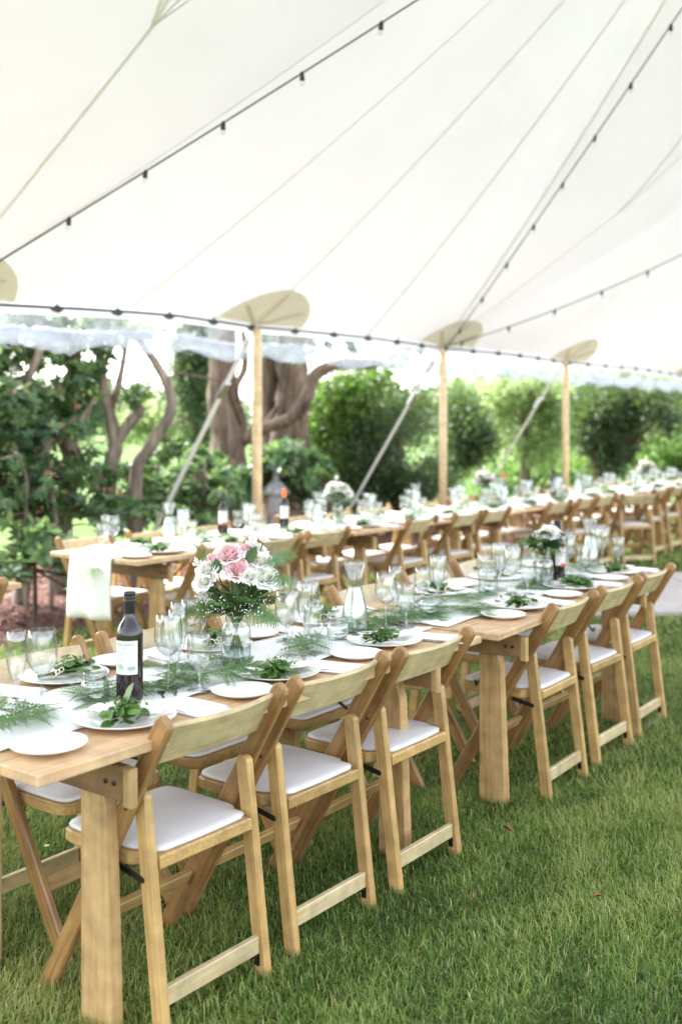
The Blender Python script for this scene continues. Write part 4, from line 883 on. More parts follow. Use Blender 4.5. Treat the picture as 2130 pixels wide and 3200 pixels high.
def bottle(p, label, yaw, cap='cap_b', lab='back', group=None):
    t = thing('wine_bottle', label, 'bottle', p, yaw, group); link('glass_body', ME['bottle'], t); link('cap', ME[cap], t)
    if lab == 'back':
        la = link('paper_label', cyl_patch('paper_label', 0.0369, -1.02, 0.98, 0.078, 0.170, M['label']), t); rr = 0.03705
        link('lettering', text_me('CASA AMADA', 0.0088, 0.1565, rr, M['ink'], -0.02), la); link('lettering', text_me('MERLOT', 0.0032, 0.1475, rr, M['ink'], -0.02), la)
        def lines(rows, mt):
            Vv, Fc = [], []
            for a0, a1, z0, z1 in rows:
                m = 6
                for i in range(m): 
                    b0, b1 = a0 + (a1 - a0) * i / m, a0 + (a1 - a0) * (i + 1) / m; q = len(Vv)
                    Vv += [(rr * math.sin(b), -rr * math.cos(b), z) for b, z in ((b0, z0), (b1, z0), (b1, z1), (b0, z1))]; Fc.append((q, q + 1, q + 2, q + 3))
            return mesh('print', Vv, Fc, mt)
        rows = [(-.86, .82, .1522, .1525)]
        for i, e in enumerate((.82, .80, .05, .82, .66)): rows.append((-.88, e, .1432 - i * .0034, .1438 - i * .0034))
        rows += [(-.25, .12, .1215, .1219), (-.6, .5, .1190, .1195), (.10, .80, .1062, .1066), (.12, .78, .1038, .1042), (.2, .75, .0868, .0872), (.3, .7, .0845, .0849), (-.95, .9, .0805, .0808)]
        link('small_print', lines(rows, M['ink']), la)
        link('barcode', lines([(.20 + .028 * i, .20 + .028 * i + (.016 if i % 3 else .008), .0895, .1000) for i in range(21)], M['ink']), la)
        Vv, Fc = [], []
        for i in range(24):
            for j, q in enumerate((.0080, .0068)): a = 2 * math.pi * i / 24; b = -.32 + q * math.cos(a) / rr; Vv.append((rr * math.sin(b), -rr * math.cos(b), .0985 + q * math.sin(a)))
        for i in range(24): k = (i + 1) % 24; Fc.append((2 * i, 2 * k, 2 * k + 1, 2 * i + 1))
        n0 = len(Vv)
        for (cx_, cz_, sx_, sz_) in ((-.002, .0012, .0026, .0022), (.0024, -.0006, .0026, .0012), (.0, -.002, .0016, .0012)):
            q = len(Vv)
            for i in range(10): a = 2 * math.pi * i / 10; b = -.32 + (cx_ + sx_ * math.cos(a)) / rr; Vv.append((rr * math.sin(b), -rr * math.cos(b), .0985 + cz_ + sz_ * math.sin(a)))
            Fc.append(tuple(range(q, q + 10)))
        link('round_emblem', mesh('round_emblem', Vv, Fc, M['ink_green']), la)
    elif lab == 'front':
        la = link('paper_label', cyl_patch('paper_label', 0.0369, -1.05, 1.05, 0.085, 0.175, M['label']), t); rr = 0.03705
        link('print', cyl_patch('print', rr, -.6, .6, .145, .150, M['ink']), la); link('print', cyl_patch('print', rr, -.5, .5, .132, .1345, M['ink']), la)
        link('red_emblem', cyl_patch('red_emblem', rr, -.14, .14, .158, .170, M['ink_red']), la)
        if cap == 'cap_b': link('red_band', cyl_patch('red_band', rr, -.3, 1.05, .078, .094, M['ink_red']), la)
    return t
p = TT('T1', .547, .318, .005); bottle(p, 'dark red wine bottle with cream back label reading Casa Amada', math.atan2(-p.x, p.y) * -1 + 0.03)
p = TT('T2', 1.333, .308, .005); bottle(p, 'dark wine bottle half hidden behind the small white bouquet', 0.6, 'cap_b', 'front')
p = TT('B0', 1.298, .56, .005); bottle(p, 'dark wine bottle with black cap and white label on the back row', 0.1, 'cap_b', 'front')
p = TT('B0', 1.909, .52, .005); bottle(p, 'dark wine bottle with orange cap on the back row\'s first table', 0.15, 'cap_o', 'front')
p = TT('B2', 1.20, .55, .005); bottle(p, 'dark wine bottle with orange cap on the back row\'s third table', 1.4, 'cap_o', 'front')
p = TT('B3', .25, .55, .005); bottle(p, 'dark wine bottle with black cap on the back row\'s fourth table', 2.6, 'cap_b', 'front')
# ferns laid along the runners
def frond_me(seed, L_=0.34):
    r = np.random.default_rng(seed); npair = 17; Vv, Fc, rn = [], [], []
    bend = r.normal(0, 0.5); lift = 0.012
    def spine(q): a = bend * q; return np.array([L_ * q * math.cos(a * .5), L_ * q * math.sin(a * .5), 0.006 + lift * math.sin(q * 2.6) + 0.004 * math.sin(q * 9 + seed)])
    sv, sf = tube_arrays([spine(q) for q in np.linspace(-.12, 1, 14)], np.linspace(.0016, .0004, 14), 4)
    tris = []; base = 0
    for k in range(npair):
        q = 0.06 + 0.92 * k / npair; plen = L_ * 0.30 * math.sin(math.pi * (0.10 + 0.88 * (1 - q) ** 0.8 * 0.62)) * (0.9 + .2 * r.random()) * (1 - 0.25 * (q < 0.1))
        for s in (-1, 1):
            a = bend * q + s * (1.15 - 0.25 * q) + r.normal(0, .06); d = np.array([math.cos(a), math.sin(a), r.normal(0.05, .12)]); side = np.array([-math.sin(a), math.cos(a), r.normal(0, .15)]); p0 = spine(q); m = 7
            hw = plen * 0.19; c = r.random() * .6 + .2
            for j in range(m):                      # toothed pinna: little pinnules on both edges
                t0, t1 = j / m, (j + 0.9) / m; wd = hw * (1 - 0.85 * j / m); z = -0.03 * (j / m) ** 2 * plen * 4
                for e in (-1, 1):
                    b = len(Vv); Vv += [p0 + d * plen * t0 + [0, 0, z], p0 + d * plen * t1 + [0, 0, z], p0 + d * plen * (t1 + .25 / m) + side * e * wd + [0, 0, z - .001]]; Fc.append((b, b + 1, b + 2)); rn.append(c)
            b = len(Vv); Vv += [p0 + side * .0012, p0 - side * .0012, p0 + d * plen + [0, 0, -.03 * plen * 4]]; Fc.append((b, b + 1, b + 2)); rn.append(c)
    sf3 = np.vstack([sf[:, [0, 1, 2]], sf[:, [0, 2, 3]]]); V2, F2 = join_arrays([(np.array(Vv), np.array(Fc)), (sv, sf3)])
    return mesh_np('fern_frond', V2, F2, M['fern'], np.concatenate([rn, np.full(len(sf3), .3)]))
FR = [frond_me(s) for s in range(6)]
def ferns(k, s0, s1, n, label, group, spread=0.05, sc=1.0):
    for i in range(n):
        s = s0 + (s1 - s0) * (i + rng.random()) / n; p = TT(k, s, 0.39 + rng.normal(0, spread), 0.004 + 0.012 * rng.random()); o = link('fern_frond', FR[rng.integers(6)]); o.location = p
        o.rotation_euler = (rng.normal(0, .05), rng.normal(0, .05), R(TABS[k][1]) + (0 if rng.random() < .5 else math.pi) + rng.normal(0, .4)); o.scale = [sc * rng.uniform(.6, .92)] * 3; tag(o, label, 'fern', group)
ferns('T1', 0.24, 0.62, 7, 'green fern frond lying on the runner around the small jar by the wine bottle', 'ferns by the wine bottle')
ferns('T1', 0.72, 1.0, 5, 'green fern frond lying on the runner between the wine bottle and rose bouquet', 'ferns before the bouquet')
ferns('T1', 1.38, 1.75, 5, 'green fern frond lying on the runner around the carafe', 'ferns by the carafe')
ferns('T2', 0.12, 0.72, 10, 'green fern frond lying on the runner past the table joint', 'ferns at the table joint')
ferns('T2', 1.0, 1.9, 8, 'green fern frond lying on the runner at the second table\'s far half', 'ferns on the second table')
for b in range(5): ferns('B%d' % b, 0.1, 1.95, 11, 'green fern frond lying on the back row\'s %s table' % ORD[b], 'ferns on the back row', 0.06)
o = link('fern_frond', FR[2]); o.location = TT('B0', 0.10, .32, .012); o.rotation_euler = (0, 0.62, R(53 + 165)); tag(o, 'green fern frond drooping over the hanging runner\'s end', 'fern')
# ------------------------------------------------------------------ bouquets
def rose_arrays(r_, h_, seed, layers=5, ruff=0.0, openness=1.0):
    r = np.random.default_rng(seed); parts = []; rn = []
    for ly in range(layers):
        f = ly / max(1, layers - 1); n = 3 + ly
        for k in range(n):
            phi = 2 * math.pi * (k + 0.5 * (ly % 2)) / n + r.normal(0, .12); w = (0.85 + 0.35 * (1 - f)) * math.pi / n * 1.45; m = 6
            R1 = r_ * (0.16 + 0.84 * f ** 1.1 * openness); H1 = h_ * (1.0 - 0.42 * f ** 1.5) * (1 + r.normal(0, .04)); Vv = []
            for i in range(m + 1):
                v = i / m
                for j in range(m + 1):
                    u = -1 + 2 * j / m; th = phi + u * w * (0.45 + 0.55 * math.sin(math.pi * min(1, .15 + .7 * v)))
                    rad = r_ * 0.05 + (R1 - r_ * .05) * v ** 0.75 + r_ * 0.30 * f * max(0, v - .65) ** 1.2 + ruff * r_ * math.sin(5 * u + seed + k) * v * v
                    z = H1 * v ** 1.15 - h_ * 0.55 * f * max(0, v - .7) ** 1.3 - 0.20 * h_ * u * u * v * v + ruff * h_ * math.sin(7 * u + k) * v * v
                    Vv.append((rad * math.cos(th), rad * math.sin(th), z))
            Fc = [(i * (m + 1) + j, (i + 1) * (m + 1) + j, (i + 1) * (m + 1) + j + 1, i * (m + 1) + j + 1) for i in range(m) for j in range(m)]
            parts.append((np.array(Vv), np.array(Fc))); rn += [min(1, 0.05 + 0.95 * f + r.normal(0, .05))] * len(Fc)
    V2, F2 = join_arrays(parts); return V2, F2, np.array(rn)
def flower(name, parent, p, facing, r_, h_, mat, seed, layers=5, ruff=0.0, openness=1.0, label=None):
    V2, F2, rn = rose_arrays(r_, h_, seed, layers, ruff, openness); me = mesh_np(name, V2, F2, mat, rn, True)
    z = Vector(facing).normalized(); M_ = z.to_track_quat('Z', 'Y').to_matrix().to_4x4(); M_.translation = Vector(p) - z * h_ * 0.6
    o = link(name, me, parent, M_); o['label'] = label or name
    if not label: del o['label']
    return o
def ball_cloud(name, pts, rad, mat, parent):
    ic = np.array([(0, 0, 1), (.894, 0, .447), (.276, .851, .447), (-.724, .526, .447), (-.724, -.526, .447), (.276, -.851, .447), (.724, .526, -.447), (-.276, .851, -.447), (-.894, 0, -.447), (-.276, -.851, -.447), (.724, -.526, -.447), (0, 0, -1)])
    fc = np.array([(0, 1, 2), (0, 2, 3), (0, 3, 4), (0, 4, 5), (0, 5, 1), (1, 6, 2), (2, 7, 3), (3, 8, 4), (4, 9, 5), (5, 10, 1), (6, 7, 2), (7, 8, 3), (8, 9, 4), (9, 10, 5), (10, 6, 1), (11, 7, 6), (11, 8, 7), (11, 9, 8), (11, 10, 9), (11, 6, 10)])
    n = len(pts); V2 = (ic[None] * (rad * (0.7 + .6 * rng.random(n)))[:, None, None] + np.asarray(pts)[:, None]).reshape(-1, 3); F2 = (fc[None] + (np.arange(n) * 12)[:, None, None]).reshape(-1, 3)
    o = link(name, mesh_np(name, V2, F2, mat, smooth=True), parent); o['kind'] = 'stuff'; return o
VJ = [(0.001, 0.004), (0.036, 0.003), (0.043, 0.006), (0.0460, 0.014), (0.0465, 0.100), (0.0455, 0.118), (0.0400, 0.133), (0.0345, 0.141), (0.0335, 0.146), (0.0350, 0.149), (0.0335, 0.152), (0.0352, 0.1555), (0.0336, 0.159), (0.0345, 0.163), (0.0335, 0.166), (0.0315, 0.166)]
ME['vase'] = lathe('glass_body', VJ, M['glass_green'], 32); ME['water_v'] = lathe('water', [(0.001, 0.008), (0.040, 0.008), (0.0440, 0.015), (0.0442, 0.070), (0.001, 0.0705)], M['water'], 32)
def vase(p, label, group=None, sc=1.0):
    t = thing('mason_jar_vase', label, 'vase', p, 0, group); link('glass_body', ME['vase'], t); link('water', ME['water_v'], t); t.scale = (sc,) * 3; return t
def bouquet(p, label, spec, seed, group=None, foliage=70, gyp=70, size=1.0):
    """spec: flowers as (kind, x right, y towards the camera, z above the jar's foot, radius); z of the jar's rim is 0.166"""
    t = thing('bouquet', label, 'bouquet', p, 0, group); r = np.random.default_rng(seed); stems = []; C = Vector((0, 0, 0.155))
    for i, (kd, x, y, z, rad) in enumerate(spec):
        q = Vector((x, -y, z)); fc = (q - Vector((0, 0.03, 0.13))).normalized() + Vector((0, -0.35, 0.12))
        if kd == 'pink': flower('pink_rose', t, q, fc, rad * 1.12, rad * 1.1, M['pink'], seed + i, 6, 0.015)
        elif kd == 'blush': flower('blush_rose', t, q, fc, rad, rad, M['pink'], seed + i, 5, 0.05, 0.95)
        elif kd == 'white': flower('white_flower', t, q, fc, rad * 1.15, rad * 1.1, M['white_petal'], seed + i, 6, 0.025, 1.0)
        elif kd == 'bud': flower('white_bud', t, q, fc + Vector((0, 0, .3)), rad * 0.8, rad * 1.7, M['white_petal'], seed + i, 3, 0.04, 0.75)
        fx, fy = r.normal(0, .018, 2); stems.append((q - Vector(fc).normalized() * rad * .5, Vector((fx * .7 - x * .08, fy, 0.012))))
    for k in range(10): a = r.random() * 6.28; stems.append((Vector((0.07 * math.cos(a), 0.07 * math.sin(a), 0.22)), Vector((-.03 * math.cos(a + .4), -.03 * math.sin(a + .4), 0.012))))
    parts = [tube_arrays(smooth_path([b, b.lerp(C + Vector((b.x * -.4, b.y * -.4, 0)), 0.8), q], 4), 0.0021, 5) for q, b in stems]; Vv, Fc = join_arrays(parts); link('stems', mesh_np('stems', Vv, Fc, M['stem'], np.repeat(r.random(len(parts)), len(parts[0][1])), True), t)
    # dark leaves filling under the blooms
    n = foliage; a = r.random(n) * 6.28; q = r.random(n); rad = (0.02 + 0.085 * q) * size; zz = 0.165 + 0.085 * q * r.random(n) * size + 0.02
    pos = np.stack([rad * np.cos(a) * .5, rad * np.sin(a) * .5, zz], 1); d = np.stack([np.cos(a), np.sin(a), r.normal(.25, .4, n)], 1)
    V1, F1, c1 = scatter(pos, d, np.stack([r.normal(0, .4, n), r.normal(0, .4, n), np.ones(n)], 1), (0.045 + 0.03 * r.random(n)) * size, SERR, r.random(n)); link('leaves', mesh_np('leaves', V1, F1, M['darkleaf'], c1), t)
    for k in range(9):
        o = link('fern', FR[k % 6], t); a = k * 0.7 + r.normal(0, .2); o.location = (0.025 * math.cos(a), 0.025 * math.sin(a), 0.175 + 0.03 * r.random()); o.rotation_euler = (r.normal(0, .3), -0.25 + r.normal(0, .35), a); o.scale = (0.42 * size,) * 3
    if gyp:
        pts, br = [], []
        for (cx_, cy_, cz_, n) in ((-.10, -.05, .215, gyp), (-.045, -.085, .205, gyp // 2), (.085, -.06, .205, gyp // 2), (.03, -.09, .19, gyp // 3)):
            c = np.array([cx_, cy_, cz_]) * [size, size, 1]; w = r.normal(0, 1, (n, 3)) * [.019, .015, .019] * np.array(size) + c; pts.append(w)
            for k in range(0, n, 3): br.append(tube_arrays([c * [.3, .3, 1] - [0, 0, .03], (c + w[k]) / 2 - [0, 0, .01], w[k]], .0004, 3))
        ball_cloud('gypsophila', np.vstack(pts), 0.0021, M['gyp'], t); Vv, Fc = join_arrays(br); link('gypsophila_stems', mesh_np('gypsophila_stems', Vv, Fc, M['stem'], r.random(len(Fc))), t)
    return t
pv = TT('T1', 1.027, .362, .005)
vase(pv, 'glass mason jar of water holding the pink rose bouquet')
# read from the photograph: x,z from pixels at the bouquet's distance (1 m = 1002 px)
sp = [('pink', .012, .055, .318, .042), ('pink', -.022, .02, .366, .045), ('blush', -.070, .03, .345, .036), ('white', .052, .07, .300, .030), ('white', .098, .05, .295, .043), ('white', .082, .02, .345, .036), ('white', .06, -.02, .372, .036), ('bud', .048, .0, .402, .026), ('bud', .089, .0, .408, .020),
      ('bud', -.122, .03, .338, .022), ('white', -.088, .05, .322, .034), ('white', -.098, .06, .282, .034), ('bud', -.11, .05, .265, .018), ('white', .03, -.05, .36, .035), ('blush', .03, -.01, .372, .032), ('white', -.05, -.06, .34, .036), ('white', .07, -.07, .30, .035)]
bq = bouquet(pv, 'bouquet of pink roses and white flowers with ferns in the jar on the first table', sp, 50)
for (x, y, z, s, d, nr) in [(.055, -.085, .335, .062, (.45, -.2, 1), (-.3, -1, .35)), (-.052, -.06, .30, .05, (-.2, 0, 1), (0, -1, .1))]:
    V1, F1, c1 = scatter(np.array([[x - d[0] * .02, y, z]]), np.array([d], float), np.array([nr], float), s, SERR, np.array([.7])); link('leaf', mesh_np('leaf', V1, F1, M['darkleaf'], c1), bq)
for (x, z, a, e, s) in [(.12, .33, 0.2, -.2, .3), (.125, .30, -0.1, .5, .3), (-.11, .34, 2.7, -.7, .22), (.04, .185, -.5, .35, .36), (-.06, .19, 3.5, .15, .4), (.09, .21, -.3, .9, .3)]:
    o = link('fern', FR[1], bq); o.location = (x * .8, -.04, z); o.rotation_euler = (R(60), e, a); o.scale = (s,) * 3
pv2 = TT('T2', 1.181, .312, .005); vase(pv2, 'glass mason jar holding the small white bouquet on the second table', None, 0.9)
sp2 = [('white', .02, .03, .265, .042), ('white', .045, .0, .270, .034), ('bud', -.035, .05, .245, .024), ('bud', -.03, .06, .205, .02), ('white', -.02, -.03, .25, .03)]
bouquet(pv2, 'small bouquet of white roses with grey-green foliage on the second table', sp2, 80, None, 90, 0, 0.85)
sp3 = [('white', .0, .03, .30, .05), ('white', .04, .04, .29, .045), ('white', -.06, .04, .275, .04), ('white', -.045, .0, .31, .04), ('bud', -.01, .0, .365, .024), ('white', .06, -.02, .28, .04), ('bud', .10, .02, .23, .024), ('white', -.09, .03, .24, .035), ('white', .085, .03, .25, .04)]
for (b, s, t, lab, pk) in [(1, .467, .50, 'bouquet of white flowers on the back row\'s second table', False), (2, .95, .62, 'bouquet of white and blush flowers on the back row\'s third table', True), (4, 0.9, .55, 'bouquet of blush flowers far along the back row', True)]:
    pp = TT('B%d' % b, s, t, .005); vase(pp, 'glass jar holding the ' + lab); s3 = [('blush' if (pk and i in (2, 5, 8)) else k, x, y, z, r_) for i, (k, x, y, z, r_) in enumerate(sp3)]; bouquet(pp, lab, s3, 100 + b, None, 70, 90)

# ------------------------------------------------------------------ trees and shrubs beyond the tent
def bark(name, c0, c1, sc=14):
    m, nt, b = nmat(name); L = nt.links; g_ = N(nt, 'ShaderNodeNewGeometry'); mp = N(nt, 'ShaderNodeMapping'); mp.inputs['Scale'].default_value = (sc, sc, sc * .22); L.new(g_.outputs['Position'], mp.inputs['Vector'])
    nz = N(nt, 'ShaderNodeTexNoise'); nz.inputs['Scale'].default_value = 1; nz.inputs['Detail'].default_value = 8; L.new(mp.outputs[0], nz.inputs['Vector']); r = ramp(nt, [(0.3, c0), (0.7, c1)]); L.new(nz.outputs['Fac'], r.inputs[0]); L.new(r.outputs[0], b.inputs['Base Color']); b.inputs['Roughness'].default_value = .9
    bp = N(nt, 'ShaderNodeBump'); bp.inputs['Strength'].default_value = .8; bp.inputs['Distance'].default_value = .04; L.new(nz.outputs['Fac'], bp.inputs['Height']); L.new(bp.outputs[0], b.inputs['Normal']); return m
M['bark'] = bark('grey_brown_bark', (0.045, 0.030, 0.020), (0.19, 0.135, 0.095)); M['bark_pale'] = bark('pale_lichen_bark', (0.075, 0.055, 0.042), (0.27, 0.215, 0.165)); M['bark_red'] = bark('reddish_bark', (0.06, 0.03, 0.022), (0.20, 0.10, 0.07)); M['cutwood'] = plain('sawn_wood_end', (0.36, 0.20, 0.16), 0.8, noise=.2)
M['rhodo'] = leafy('rhododendron_leaf', [(0, (0.030, 0.075, 0.040)), (0.45, (0.095, 0.175, 0.078)), (0.8, (0.19, 0.28, 0.11)), (1, (0.32, 0.39, 0.18))], 0.32, 0.45, (0.28, 0.44, 0.11))
M['buds'] = leafy('reddish_seed_heads', [(0, (0.22, 0.09, 0.06)), (1, (0.45, 0.20, 0.15))], .7, .2, (0.4, 0.15, 0.1))
M['yew'] = leafy('yew_needles', [(0, (0.018, 0.038, 0.020)), (0.6, (0.045, 0.088, 0.036)), (0.9, (0.09, 0.145, 0.055)), (1, (0.15, 0.19, 0.08))], 0.5, 0.28)
M['beech'] = leafy('fresh_green_leaf', [(0, (0.04, 0.10, 0.015)), (0.5, (0.08, 0.17, 0.03)), (1, (0.17, 0.27, 0.06))], 0.45, 0.5, (0.28, 0.46, 0.08))
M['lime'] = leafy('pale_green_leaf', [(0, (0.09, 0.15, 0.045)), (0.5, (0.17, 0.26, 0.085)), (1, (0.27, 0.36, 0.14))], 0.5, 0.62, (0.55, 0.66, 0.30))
M['farwood'] = leafy('far_wood_leaf', [(0, (0.035, 0.075, 0.035)), (1, (0.10, 0.16, 0.075))], 0.7, 0.2)
def blob(px, py, d, rx, ry, rd=None):
    c = PD(px, py, d); k = d / F_PX; return np.array(c), np.array([rx * k, (rd if rd else (rx + ry) / 2 * k), ry * k])
def rough(blobs, k=8, f=(0.28, 0.5)):
    """smaller lobes on the surface so outlines are uneven"""
    out = []
    for c, r in blobs:
        out.append((c, r * .86))
        for u in runit(k): out.append((c + u * r * rng.uniform(.72, 1.05), r * rng.uniform(*f)))
    return out
def holes(p, thr, f=3.2):
    v = np.sin(p[:, 0] * f + 1.3 * np.sin(p[:, 2] * f * .7)) + np.sin(p[:, 1] * f * .8 + 2.1 + np.sin(p[:, 0] * f * .6)) + np.sin(p[:, 2] * f * 1.1 + .7 * np.sin(p[:, 1] * f)); return v > thr
def fill(blobs, n, shell=0.55):
    """points through ellipsoids, denser towards the outside; returns points and outward directions"""
    vol = np.array([np.prod(b[1]) ** .75 for b in blobs]); cnt = (vol / vol.sum() * n).astype(int) + 1; P_, D_ = [], []
    for (c, r), m in zip(blobs, cnt):
        u = runit(m); q = (shell + (1 - shell) * rng.random(m)) ; q = np.where(rng.random(m) < .3, rng.random(m) ** .5, q); P_.append(c + u * r * q[:, None] * (1 + .12 * rng.normal(size=(m, 1)))); D_.append(u)
    return np.vstack(P_), np.vstack(D_)
def clumped(blobs, nclump, per, spread, shell=0.5):
    c, d = fill(blobs, int(nclump * 1.35), shell); kp = holes(c, -1.1); c, d = c[kp], d[kp]; m = len(c); pos = np.repeat(c, per, 0) + rng.normal(size=(m * per, 3)) * spread; return pos, np.repeat(d, per, 0)
def rosettes(blobs, n, size, shell=0.4, per=9):
    c, d = fill(blobs, n, shell); c[:, 2] = np.maximum(c[:, 2], 0.15); ax = d * .6 + np.array([0, 0, .8]) + .35 * rng.normal(size=d.shape); ax /= np.linalg.norm(ax, axis=1)[:, None]
    x = np.cross(ax, [0.3, 0.9, 0.2]); x /= np.linalg.norm(x, axis=1)[:, None]; y = np.cross(ax, x); m = len(c); a = np.tile(np.arange(per) * 2 * math.pi / per, m) + np.repeat(rng.random(m) * 6.28, per) + rng.normal(0, .2, m * per)
    A = np.repeat(ax, per, 0); dr = np.repeat(x, per, 0) * np.cos(a)[:, None] + np.repeat(y, per, 0) * np.sin(a)[:, None]; dirs = dr + A * rng.normal(.25, .35, (m * per, 1)); tone = np.repeat(np.clip(rng.normal(.42, .24, m), 0, 1), per) + rng.normal(0, .1, m * per)
    V2, F2, rn = scatter(np.repeat(c, per, 0), dirs, A, size * rng.uniform(.7, 1.2, m * per), LEAF_OVAL, np.clip(tone, 0, 1)); return V2, F2, rn, c, ax
def limbs(paths, n=14, wob=0.06):
    return join_arrays([tube_arrays(smooth_path(p, 8), np.interp(np.linspace(0, 1, (len(p) - 1) * 8 + 1), np.linspace(0, 1, len(r)), r), n, wob) for p, r in paths])
def gnd(px, d): return Vector(((px - CX) / F_PX * d, d, -0.05))
def twig_paths(base_pts, targets, r0=.012):
    out = []
    for t in targets:
        t = Vector(t); b = min(base_pts, key=lambda q: (Vector(q) - t).length); b = Vector(b); mid = b.lerp(t, .5) + Vector(rng.normal(0, .08, 3)); out.append(([b, mid, t], [r0, r0 * .6, r0 * .3]))
    return out
def shrub(name, label, cat, base, paths, blobs, n, size, matl, barkm, kind='rosette', buds=0, twigs=40, group=None):
    t = thing(name, label, cat, base, 0, group); t.location = (0, 0, 0); blobs = rough(blobs)
    if kind == 'rosette': V2, F2, rn, c, ax = rosettes(blobs, n, size)
    else:
        per = 14; pos, d = clumped(blobs, n, per, size * (1.6 if kind == 'leaf' else 2.2)); pos[:, 2] = np.maximum(pos[:, 2], 0.05); c = pos[::per]; ax = d[::per]
        tone = np.clip(np.repeat(rng.normal(.45, .25, len(c)), per) + rng.normal(0, .12, len(pos)), 0, 1)
        if kind == 'needle': V2, F2, rn = scatter(pos, d * .7 + np.array([0, 0, .35]) + .5 * rng.normal(size=d.shape), runit(len(pos)), size * rng.uniform(.8, 2.0, len(pos)), LEAF_SMALL, tone)
        else: V2, F2, rn = scatter(pos, d * .3 + .8 * rng.normal(size=d.shape) - np.array([0, 0, .25]), np.array([0, 0, 1.0]) + .6 * rng.normal(size=d.shape), size * rng.uniform(.7, 1.3, len(pos)), LEAF_SMALL, tone)
    link('foliage', mesh_np('foliage', V2, F2, matl, rn), t)['kind'] = 'stuff'
    bp = [q for p, r in paths for q in smooth_path(p, 4)]
    allp = list(paths) + (twig_paths(bp, c[rng.integers(0, len(c), twigs)]) if bp and twigs else [])
    if allp: V3, F3 = limbs(allp); link('trunk', mesh_np('trunk', V3, F3, barkm, smooth=True), t)
    if buds:
        i = rng.integers(0, len(c), buds); per = 7; pos = np.repeat(c[i] + ax[i] * .05, per, 0) + rng.normal(0, .02, (buds * per, 3)); V4, F4, r4 = scatter(pos, np.repeat(ax[i], per, 0) + .8 * rng.normal(size=(buds * per, 3)), runit(buds * per), .045, LEAF_SMALL); link('seed_heads', mesh_np('seed_heads', V4, F4, M['buds'], r4), t)['kind'] = 'stuff'
    return t
# twisted rhododendron at the left, behind the first back table
D = 9.6
pl = [([gnd(200, D), PD(190, 1600, D), PD(230, 1450, D), PD(180, 1300, D), PD(235, 1150, D), PD(220, 1000, D)], [.13, .11, .09, .075, .06, .05]),
      ([gnd(430, D), PD(425, 1503, D), PD(462, 1405, D), PD(528, 1302, D), PD(530, 1221, D), PD(490, 1140, D), PD(436, 1062, D), PD(400, 980, D)], [.07, .06, .055, .05, .045, .04, .03, .02]),
      ([gnd(330, D + .3), PD(340, 1500, D), PD(360, 1390, D), PD(344, 1290, D), PD(320, 1180, D), PD(306, 1060, D), PD(300, 960, D)], [.09, .07, .065, .05, .045, .04, .03]),
      ([PD(345, 1400, D), PD(385, 1350, D), PD(445, 1268, D)], [.05, .055, .05]), ([PD(344, 1290, D), PD(372, 1200, D), PD(395, 1060, D), PD(400, 960, D)], [.03, .028, .022, .018]),
      ([gnd(60, 9), PD(110, 1600, 9), PD(85, 1480, 9), PD(150, 1380, 9), PD(70, 1250, 9), PD(130, 1080, 9), PD(120, 960, 9)], [.07, .06, .05, .045, .04, .035, .03]),
      ([gnd(85, 8.6), PD(75, 1700, 8.6), PD(85, 1520, 8.6), PD(60, 1420, 8.6)], [.02, .018, .014, .01]), ([gnd(160, 8.8), PD(175, 1620, 8.8), PD(150, 1500, 8.8), PD(165, 1440, 8.8)], [.02, .018, .012, .01]),
      ([gnd(-160, 9), PD(-100, 1500, 9), PD(-160, 1300, 9), PD(-60, 1100, 9), PD(10, 960, 9)], [.1, .09, .08, .06, .05]), ([PD(150, 1380, 9), PD(240, 1330, 9.2), PD(300, 1240, 9.2)], [.035, .03, .015])]
bl = [blob(50, 1240, 9, 150, 90, .7), blob(170, 1330, 9.2, 110, 70, .6), blob(40, 1400, 9, 130, 80, .7), blob(130, 1490, 9, 130, 70, .6), blob(280, 1480, 9.4, 120, 60, .5), blob(60, 1110, 9.3, 120, 50, .6), blob(190, 1090, 9.6, 60, 45, .4), blob(290, 1160, 9.6, 60, 50, .4), blob(330, 1080, 9.6, 50, 40, .4), blob(-140, 1250, 9, 120, 220, .8), blob(330, 1590, 9.2, 120, 60, .5), blob(430, 1230, 9.7, 40, 40, .3), blob(40, 1020, 9.3, 120, 50, .5), blob(520, 1400, 9.8, 40, 40, .3), blob(240, 1240, 9.4, 70, 50, .4), blob(30, 1580, 8.8, 110, 70, .5), blob(170, 1600, 9.0, 90, 60, .4), blob(60, 985, 9.2, 130, 40, .5), blob(250, 1010, 9.4, 110, 40, .4), blob(420, 1030, 9.6, 90, 30, .4), blob(-60, 1500, 8.8, 90, 130, .5)]
shrub('rhododendron', 'tangled rhododendron with twisted grey stems behind the hanging table runner', 'shrub', gnd(200, D), pl, bl, 2200, 0.085, M['rhodo'], M['bark_pale'], 'rosette', 130, 90)
bl = [blob(470, 1590, 10, 130, 60, .5), blob(600, 1590, 10.4, 110, 70, .5), blob(540, 1500, 10.4, 80, 50, .4), blob(680, 1540, 10.8, 70, 70, .4), blob(440, 1490, 10, 60, 50, .4), blob(640, 1440, 11, 60, 40, .3)]
shrub('rhododendron', 'low leafy rhododendron growing under the guy strap', 'shrub', gnd(560, 10.3), [([gnd(520, 10.3), PD(530, 1650, 10.3), PD(500, 1540, 10.3)], [.03, .025, .02]), ([gnd(620, 10.5), PD(615, 1640, 10.5), PD(640, 1520, 10.5)], [.03, .025, .02])], bl, 480, 0.09, M['rhodo'], M['bark'], 'rosette', 12, 30)
bl = [blob(110, 1690, 8.0, 120, 50, .35), blob(250, 1760, 8.2, 80, 40, .3), blob(30, 1770, 7.7, 70, 50, .3)]
